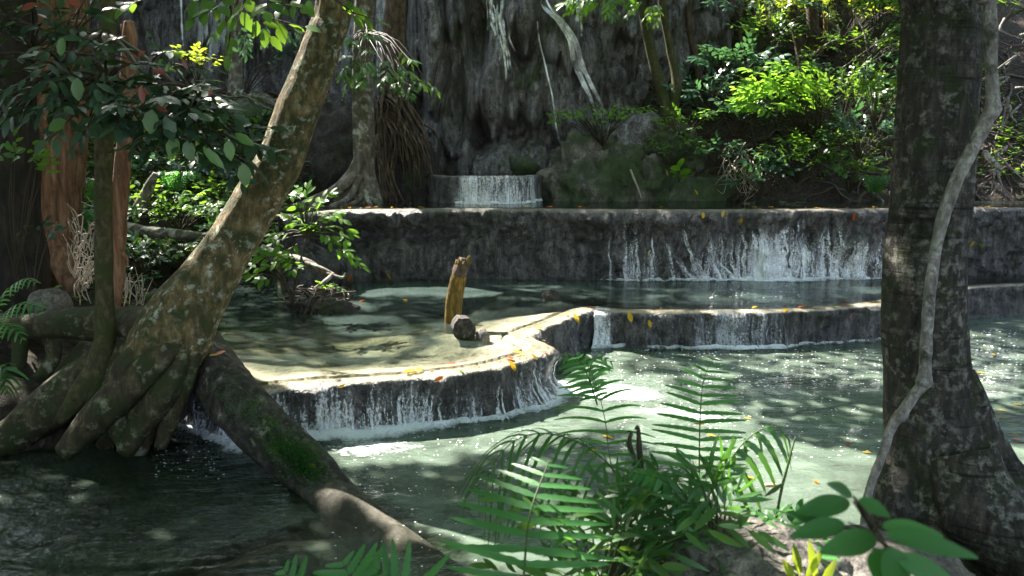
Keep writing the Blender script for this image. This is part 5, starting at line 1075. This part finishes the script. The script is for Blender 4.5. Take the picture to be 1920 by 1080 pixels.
for i in range(70):
    px, py = r.uniform(140, 185), r.uniform(430, 575); D = r.uniform(8.9, 9.6); tube(mb, PP((px, py, D), (px+r.uniform(-14, 14), py-r.uniform(10, 35), D), (px+r.uniform(-28, 28), py-r.uniform(20, 70), D)), [.007, .006, .003], 5, n=8)
for i in range(26):
    px, py = r.uniform(215, 270), r.uniform(540, 575); D = r.uniform(9, 9.6); tube(mb, PP((px, py, D), (px+r.uniform(-10, 10), py-r.uniform(10, 35), D), (px+r.uniform(-20, 20), py-r.uniform(20, 60), D)), [.007, .006, .003], 5, n=8)
tag(link('brushwood', mb, M['twig']), 'sunlit pale dry twigs heaped beside the dead reddish stem', 'brushwood', kind='stuff')

# ------------------------------------------------------------------ ferns
def frond(ms, ml, pts, npair, lmax, wid, ang=78, sweep=.12, tipw=None, hang=0., up=(0, -.35, 1), serr=.18, seed=0, prof=None, side=None, start=.08, sr=.004):
    r = np.random.default_rng(seed); c = catmull(pts, 60); s = np.r_[0, np.cumsum(np.linalg.norm(np.diff(c, axis=0), axis=1))]; s /= s[-1]
    tube(ms, c, [sr, sr*.8, sr*.3], 6, n=40)
    tg = norm(np.gradient(c, axis=0)); n = 14
    for k in range(npair):
        t = start+(1-start)*(k+.5)/npair; p = np.array([np.interp(t, s, c[:, a]) for a in range(3)]); d = norm(np.array([np.interp(t, s, tg[:, a]) for a in range(3)]))
        sd = norm(np.cross(d, up)) if side is None else norm(np.asarray(side)-d*np.dot(side, d)); nn = np.cross(sd, d)
        pl = prof(t) if prof else min(1, .55+1.3*t)*(1-t**3.5)**.8+.06
        for sg in (-1, 1):
            a = math.radians(ang-18*t+r.normal(0, 3)); L = lmax*pl*r.uniform(.93, 1.05); f = d*math.cos(a)+sd*sg*math.sin(a)+nn*r.normal(0, .04); f = norm(f)
            u = np.linspace(0, 1, n)
            ctr = p+f*(u*L)[:, None]+d*(sweep*L*u**2)[:, None]-np.array([0, 0, 1.])*((hang+.10)*L*u**2)[:, None]
            ww = wid*(.35+.65*min(1, pl*1.2))*np.sqrt(np.clip(1-u**2.2, 0, 1))*(.55+.45*sst(0, .12, u))*(1-serr*(np.arange(n) % 2)); ww[-1] = 0
            tl = norm(np.gradient(ctr, axis=0)); b = norm(np.cross(tl, nn)); 
            V = np.stack([ctr+b*ww[:, None]*.5+nn*.08*ww[:, None], ctr, ctr-b*ww[:, None]*.5+nn*.08*ww[:, None]], 1)
            ml.add(V.reshape(-1, 3), grid_faces(n, 3))
def fern(label, fronds, mat='lf_fern', stemm='stem', name='fern', base=None, group=None):
    ms = MB(); ml = MB()
    for f in fronds: frond(ms, ml, **f)
    b = base if base is not None else fronds[0]['pts'][0]
    T = empty(name, label, 'fern', b, group); link('stem', ms, M[stemm], T); link('frond', ml, M[mat], T); return T
fern('big bright fern frond standing at the lower middle', [dict(pts=PP((975, 1200, 2.45), (982, 1080, 2.55), (995, 960, 2.7), (1030, 862, 2.9)), npair=13, lmax=.3, wid=.03, seed=1, hang=.03, ang=94, start=.02, sr=.005)])
fern('tall feathery fern frond rising over the sunlit water', [dict(pts=PP((1312, 1010, 3.5), (1311, 900, 3.6), (1313, 780, 3.75), (1320, 710, 3.85), (1340, 668, 3.95)), npair=15, lmax=.235, wid=.024, seed=2, start=.28, hang=.08, ang=92, sr=.004)], 'lf_fern')
fern('arching fern frond with drooping leaflets before the round rim', [dict(pts=PP((1190, 1000, 3.3), (1148, 880, 3.6), (1133, 780, 3.9), (1110, 700, 4.1), (1080, 662, 4.2)), npair=11, lmax=.3, wid=.022, seed=3, start=.3, hang=.28, ang=80, sr=.003)], 'lf_fern')
fern('dark fern arching left with long hanging leaflets', [dict(pts=PP((1210, 960, 3.2), (1130, 860, 3.2), (1040, 815, 3.15), (960, 830, 3.1), (890, 920, 3.05)), npair=13, lmax=.34, wid=.017, seed=4, hang=.85, ang=62, up=(0, -.2, 1), start=.25)], 'lf_fern_dark')
fern('right hand fern frond with limp hanging leaflets', [dict(pts=PP((1300, 1010, 3.1), (1345, 900, 3.15), (1400, 825, 3.2), (1450, 800, 3.2), (1485, 830, 3.2)), npair=8, lmax=.15, wid=.032, seed=5, hang=1.6, ang=50, start=.35)], 'lf_fern_dark')
fern('small finely cut fern frond in the middle of the clump', [dict(pts=PP((1310, 1010, 2.8), (1290, 940, 2.8), (1240, 900, 2.75), (1180, 885, 2.75)), npair=17, lmax=.1, wid=.028, seed=6, start=.15, hang=.2), dict(pts=PP((1330, 1040, 2.75), (1300, 980, 2.75), (1285, 930, 2.7), (1290, 1000, 2.65)), npair=10, lmax=.08, wid=.025, seed=7)])
fern('blurred fern tips at the very bottom edge', [dict(pts=PP((690, 1220, 2.4), (680, 1140, 2.4), (640, 1050, 2.45)), npair=10, lmax=.2, wid=.035, seed=8, start=0), dict(pts=PP((740, 1200, 2.4), (760, 1120, 2.4), (700, 1062, 2.4)), npair=9, lmax=.2, wid=.035, seed=9, start=0), dict(pts=PP((560, 1180, 2.4), (560, 1110, 2.4), (530, 1065, 2.4)), npair=8, lmax=.12, wid=.03, seed=10, start=0)])
fern('sunlit fern at the left border above the arched roots', [dict(pts=PP((-30, 660, 6.3), (0, 600, 6.2), (35, 570, 6.1), (85, 578, 6.0)), npair=16, lmax=.16, wid=.03, seed=11, hang=.4), dict(pts=PP((-30, 640, 6.4), (0, 560, 6.3), (40, 525, 6.2), (70, 530, 6.1)), npair=16, lmax=.15, wid=.028, seed=12, hang=.5), dict(pts=PP((-30, 650, 6.3), (0, 610, 6.1), (30, 620, 6.0), (45, 640, 6)), npair=12, lmax=.13, wid=.028, seed=13, hang=.4)])
fern('dark green fern frond low at the left border', [dict(pts=PP((-30, 760, 6), (-10, 700, 6), (10, 690, 6), (15, 740, 6)), npair=12, lmax=.16, wid=.03, seed=14, hang=.5)], 'lf_fern_dark')
fern('pale fern tuft seen over water just right of the round rim', [dict(pts=PP((1120, 760, 4.3), (1100, 700, 4.35), (1080, 672, 4.4), (1050, 668, 4.4)), npair=12, lmax=.14, wid=.02, seed=15, hang=.3), dict(pts=PP((1120, 760, 4.3), (1105, 700, 4.35), (1120, 672, 4.4), (1150, 680, 4.4)), npair=10, lmax=.13, wid=.02, seed=16, hang=.3)])
for k, (px, py, D, lb) in enumerate([(180, 360, 12.5, 'dim fern between the reddish tree and the slender trunk'), (150, 420, 12, 'green fern behind the foot of the reddish tree'), (390, 300, 14, 'dim fern left of the leaning trunk at mid height'), (330, 345, 13.6, 'fern among the left slope plants'), (1640, 350, 15.2, 'fern at the pool edge by the ringed trunk')]):
    c = P(px, py, D); fr = []
    for j in range(7):
        a = j*.9+k; e = c+[.45*math.cos(a), .3*math.sin(a), .08]; fr.append(dict(pts=[c-[0, 0, .2], (c+e)/2+[0, 0, .15], e], npair=14, lmax=.14, wid=.03, seed=30+j, hang=.2, start=.15))
    fern(lb, fr, 'lf_fern' if k in (1, 3) else 'lf_fern_dark')
# strap leaved clump
ms = MB(); ml = MB(); r = np.random.default_rng(31); cB = np.array([P(1240, 1120, 2.9), P(1340, 1090, 2.8), P(1140, 1120, 2.8), P(1400, 1110, 2.8)])
tips = []; nr = []
for i in range(105):
    px, py = r.normal(1255, 105), r.uniform(900, 1100); 
    if py < 960 and abs(px-1290) > 110: py += 90
    tips.append(P(px, py, r.uniform(2.7, 3.2))); nr.append([r.normal(0, .4), -.5, 1])
plant('leafy_clump', 'dense dark green clump of narrow leaves under the ferns', 'plant', cB[0], tips, nr, .15, .02, 7, .2, 'lf_fern_dark', 'stem_brown', 32, 45, .35, .3, .004, hubs=cB)
tips = [P(r.normal(1150, 90), r.uniform(930, 1090), r.uniform(2.6, 3.0)) for i in range(40)]
plant('leafy_clump', 'lighter green broad leaved clump behind the big bright frond', 'plant', P(1120, 1150, 2.8), tips, np.tile([0, -.5, 1.], (40, 1)), .13, .03, 5, .18, 'lf_mid', 'stem', 33, 50, .3, .25, .003)
tips = [P(r.normal(1440, 50), r.uniform(980, 1060), r.uniform(2.8, 3.1)) for i in range(18)]
plant('leafy_clump', 'small bright leaved clump beside the bottom rock', 'plant', P(1430, 1120, 2.9), tips, np.tile([0, -.5, 1.], (18, 1)), .1, .04, 5, .15, 'lf_fern', 'stem', 34, 50, .3, .25, .003)
mb = MB(); tube(mb, PP((1196, 930, 3.1), (1192, 870, 3.1), (1180, 830, 3.1), (1184, 812, 3.1), (1176, 808, 3.1)), [.006, .007, .009, .006, .003], 7, amp=.3, sc=30); tube(mb, PP((1204, 940, 3.1), (1202, 880, 3.1), (1198, 830, 3.1), (1196, 800, 3.1), (1190, 806, 3.1)), [.008, .013, .011, .006, .003], 7, amp=.3, sc=30)
tag(link('withered_frond', mb, M['stem_brown'], loc=P(1200, 940, 3.1)), 'brown withered curled frond stalks in the fern clump', 'dead frond')
mb = MB(); tube(mb, PP((1448, 1010, 3.1), (1465, 920, 3.1), (1478, 870, 3.1), (1492, 818, 3.1)), [.005, .006, .005, .002], 6); leaves(mb, np.array([P(1470, 905, 3.1)]), [[-.6, 0, -.5]], [[0, -1, .3]], .1, .02)
tag(link('grass_stalk', mb, M['stem'], loc=P(1448, 1010, 3.1)), 'single thin upright stalk at the right of the ferns', 'stalk')
# broad blurred leaves bottom right
ms = MB(); ml = MB(); base = P(1690, 1180, 1.29); T = empty('broad_leaved_plant', 'blurred broad leaved plant close by at the bottom right', 'plant', base)
stem = PP((1690, 1180, 1.29), (1672, 1060, 1.33), (1640, 985, 1.36), (1600, 930, 1.43)); tube(ms, stem, [.004, .0035, .002], 8)
for px, py, ex, ey, W_, D in [(1590, 980, 1490, 1000, 0.044, 1.39), (1650, 1005, 1545, 1030, 0.054, 1.36), (1665, 1025, 1650, 1095, 0.068, 1.29), (1605, 935, 1670, 965, 0.037, 1.43), (1645, 985, 1770, 1000, 0.041, 1.33), (1650, 1000, 1840, 1035, 0.041, 1.29), (1670, 1040, 1810, 1100, 0.051, 1.26), (1600, 930, 1560, 905, 0.034, 1.46), (1600, 940, 1500, 955, 0.048, 1.43), (1660, 1020, 1700, 1120, 0.068, 1.26), (1560, 985, 1490, 960, 0.041, 1.43)]:
    a = P(px, py, D); b = P(ex, ey, D-.03); f = b-a; leaves(ml, a[None], [f], [[.1, -.7, .8]], np.linalg.norm(f)*1.1, W_, .15, .15, (.8, 1., .45)); tube(ms, [P(*(lambda q: (q[0], q[1], D))((1640, 1000))), a], [.003, .002], 5, n=4)
link('stem', ms, M['stem_brown'], T); o = link('foliage', ml, M['lf_fern'], T); sb = o.modifiers.new('smooth', 'SUBSURF'); sb.levels = 2; sb.render_levels = 2
ml = MB()
for px, py, ex, ey in [(1500, 1080, 1490, 1020), (1530, 1090, 1520, 1015), (1510, 1085, 1545, 1030), (1490, 1090, 1470, 1050), (1540, 1095, 1570, 1050)]:
    a = P(px, py, 2.5); b = P(ex, ey, 2.5); leaves(ml, a[None], [b-a], [[0, -1, .4]], np.linalg.norm(b-a), .03)
tag(link('yellow_tuft', ml, M['lf_yel'], loc=P(1500, 1080, 2.5)), 'sunlit yellow leaf tuft on the pale bottom rock', 'plant')

# ------------------------------------------------------------------ fallen leaves resting on what each one lies on
BV = bvh(HITS)
CN = dict(y='yellow', o='orange', r='red', g='green', b='brown', p='pale peach')
def protoleaf(c, L_=.13, W_=.055):
    mb = MB(); leaves(mb, np.array([[-L_/2, 0, 0.]]), [[1, 0, 0]], [[0, 0, 1]], L_, W_, .08, .2); return mb.mesh('fallen_leaf', (0, 0, 0))
PM = {}
for c in CN: PM[c] = protoleaf(c); PM[c].materials.append(M['fl_'+c])
rl = random.Random(4); first = {}
def fallen(px, py, c, size, place, label=None, group=None):
    p, n = hit(px, py)
    if p is None: return
    if n @ ray(px, py) > 0: n = -n
    if c not in first: o = first[c] = bpy.data.objects.new('fallen_leaf', PM[c])
    else: o = first[c].copy()
    COL.objects.link(o); nv = Vector(n).normalized(); o.location = Vector(p)+nv*.012
    q = nv.to_track_quat('Z', 'Y'); o.rotation_mode = 'QUATERNION'; ang = rl.uniform(0, 6.28) if n[2] > .6 else math.pi/2+rl.uniform(-.6, .6)
    from mathutils import Quaternion
    o.rotation_quaternion = q @ Quaternion((0, 0, 1), ang); k = size/.13; o.scale = (k, k, k)
    tag(o, label or f'{CN[c]} fallen leaf {place}', 'leaf', group)
wc = 'stuck on the tall upper terrace wall'
for a in [(1318, 404, 'y', .14, None, 'thin yellow leaf clinging high on the tall wall, first of three from the left'), (1355, 401, 'y', .15, None, 'middle of three yellow leaves clinging high on the tall wall'), (1390, 412, 'y', .14, None, 'lowest of three yellow leaves clinging high on the tall wall'),
          (1600, 406, 'r', .15, None, 'red orange leaf high on the tall wall near the ringed trunk'), (1218, 472, 'y', .09, None, 'tiny yellow leaf halfway down the tall wall'), (1822, 457, 'y', .14, None, 'yellow leaf on the wall right of the vine'), (1840, 460, 'g', .15, None, 'green leaf on the wall right of the vine'),
          (1182, 594, 'y', .17, None, 'larger yellow leaf on the face of the middle rim'), (1218, 606, 'y', .13, None, 'smaller yellow leaf right of the larger one on the middle rim face'), (1597, 593, 'b', .14, None, 'dark brown leaf on the face of the middle rim'),
          (822, 711, 'o', .11, None, 'orange leaf caught on the crest of the round front rim'), (864, 697, 'g', .09, None, 'small green leaf on the crest of the round front rim'), (978, 770, 'g', .11, None, 'green leaf on the foot of the round front rim'),
          (770, 697, 'y', .2, None, 'long yellow leaf on the front edge of the sunlit ledge'), (786, 693, 'y', .14, None, 'yellow leaf overlapping the long one on the sunlit ledge'), (845, 684, 'r', .12, None, 'reddish leaf in the shallow water near the front edge'),
          (960, 686, 'y', .14, None, 'broad yellow leaf at the front edge beside the round bulge'), (972, 662, 'y', .14, None, 'yellow leaf lying flat just behind the round bulge'), (1001, 670, 'y', .1, None, 'small yellow leaf on the crest of the round bulge'), (955, 672, 'r', .16, None, 'dull red leaf in shallow water behind the round bulge'), (1022, 662, 'r', .09, None, 'dark red leaf at the tip of the round bulge'),
          (900, 612, 'y', .16, None, 'yellow leaf resting against the short log end'), (1010, 615, 'y', .12, None, 'yellow leaf on the inner rim crest'), (1080, 597, 'y', .16, None, 'yellow leaf on the sunlit ledge near the notch'), (1110, 577, 'o', .13, None, 'orange leaf lodged in the notch'), (1062, 590, 'y', .12, None, 'thin yellow leaf along the inner rim'),
          (1415, 577, 'y', .13, None, 'yellow leaf on the middle rim crest above its trickles'), (1472, 582, 'y', .15, None, 'yellow leaf tipping over the middle rim crest'), (1505, 576, 'o', .16, None, 'orange leaf on the middle rim crest'), (1562, 577, 'g', .13, None, 'olive leaf on the middle rim crest'), (1585, 572, 'r', .13, None, 'reddish leaf on the middle rim near the ringed trunk'),
          (1590, 834, 'r', .09, None, 'red leaf floating on the low pool left of the ringed trunk'), (1625, 850, 'y', .08, None, 'yellow leaf floating beside the ringed trunk'), (1350, 778, 'o', .09, None, 'orange leaf floating behind the tall feathery frond'), (1445, 910, 'p', .13, None, 'long peach leaf floating by the thin stalk'), (1530, 905, 'o', .07, None, 'small orange leaf floating right of the thin stalk'),
          (1907, 826, 'o', .11, None, 'orange leaf floating right of the ringed trunk'), (1890, 843, 'g', .11, None, 'olive leaf floating below the orange one at the right border'), (1878, 771, 'y', .09, None, 'upper yellow leaf floating right of the ringed trunk'), (1882, 785, 'y', .06, None, 'small pale leaf just under the upper yellow one'), (1853, 822, 'y', .09, None, 'yellow leaf floating close to the right side of the ringed trunk'),
          (400, 668, 'y', .1, None, 'yellow leaf on the sunlit top of the mossy log'), (412, 664, 'o', .12, None, 'orange leaf on the sunlit top of the mossy log'), (585, 874, 'y', .08, None, 'yellow green leaf near the lower end of the mossy log'),
          (680, 565, 'o', .14, None, 'orange leaf floating right of the rock islet'), (760, 564, 'y', .17, None, 'yellow leaf floating left of the wooden post'), (730, 517, 'y', .14, None, 'yellow leaf floating below the tall wall foot'), (655, 521, 'o', .14, None, 'orange leaf at the end of the pale dead branch'), (640, 725, 'y', .07, None, 'tiny yellow leaf on the left part of the sunlit ledge')]: fallen(a[0], a[1], a[2], a[3], a[4], a[5])
ORD = 'first second third fourth fifth sixth seventh eighth ninth tenth eleventh twelfth thirteenth'.split()
for (grp, lab, items) in [('yellow leaves strewn along the upper rim', 'small yellow leaf strewn along the crest of the upper wall', [(x, 389+rl.uniform(-1, 2), 'y') for x in (655, 705, 735, 790, 985, 1150, 1240, 1415, 1445, 1530, 1638, 1850, 1885)]),
                          ('orange leaves strewn along the upper rim', 'small orange leaf strewn along the crest of the upper wall', [(x, 389+rl.uniform(-1, 2), 'o') for x in (640, 690, 975, 1030, 1088, 1105, 1590, 1835)]),
                          ('yellow flecks floating on the low pool', 'small yellow leaf floating on the low pool among the fern tips', [(1333, 818, 'y'), (1310, 794, 'y'), (1140, 821, 'y'), (1112, 846, 'y'), (1075, 848, 'y'), (1402, 786, 'y'), (1404, 897, 'y')]),
                          ('tiny yellow leaves in the far right pool', 'tiny yellow leaf floating in the shade right of the vine', [(1848, 657, 'y'), (1862, 666, 'y'), (1908, 760, 'y'), (1840, 700, 'y')]),
                          ('leaves on the mossy slab', 'tiny yellow leaf on the mossy slab by the slope', [(1303, 330, 'y'), (1240, 315, 'y'), (1305, 361, 'y'), (1250, 325, 'y')])]:
    for k, (px, py, c) in enumerate(sorted(items)): fallen(px, py, c, rl.uniform(.08, .13), '', lab+', '+ORD[k]+' from the left', grp)
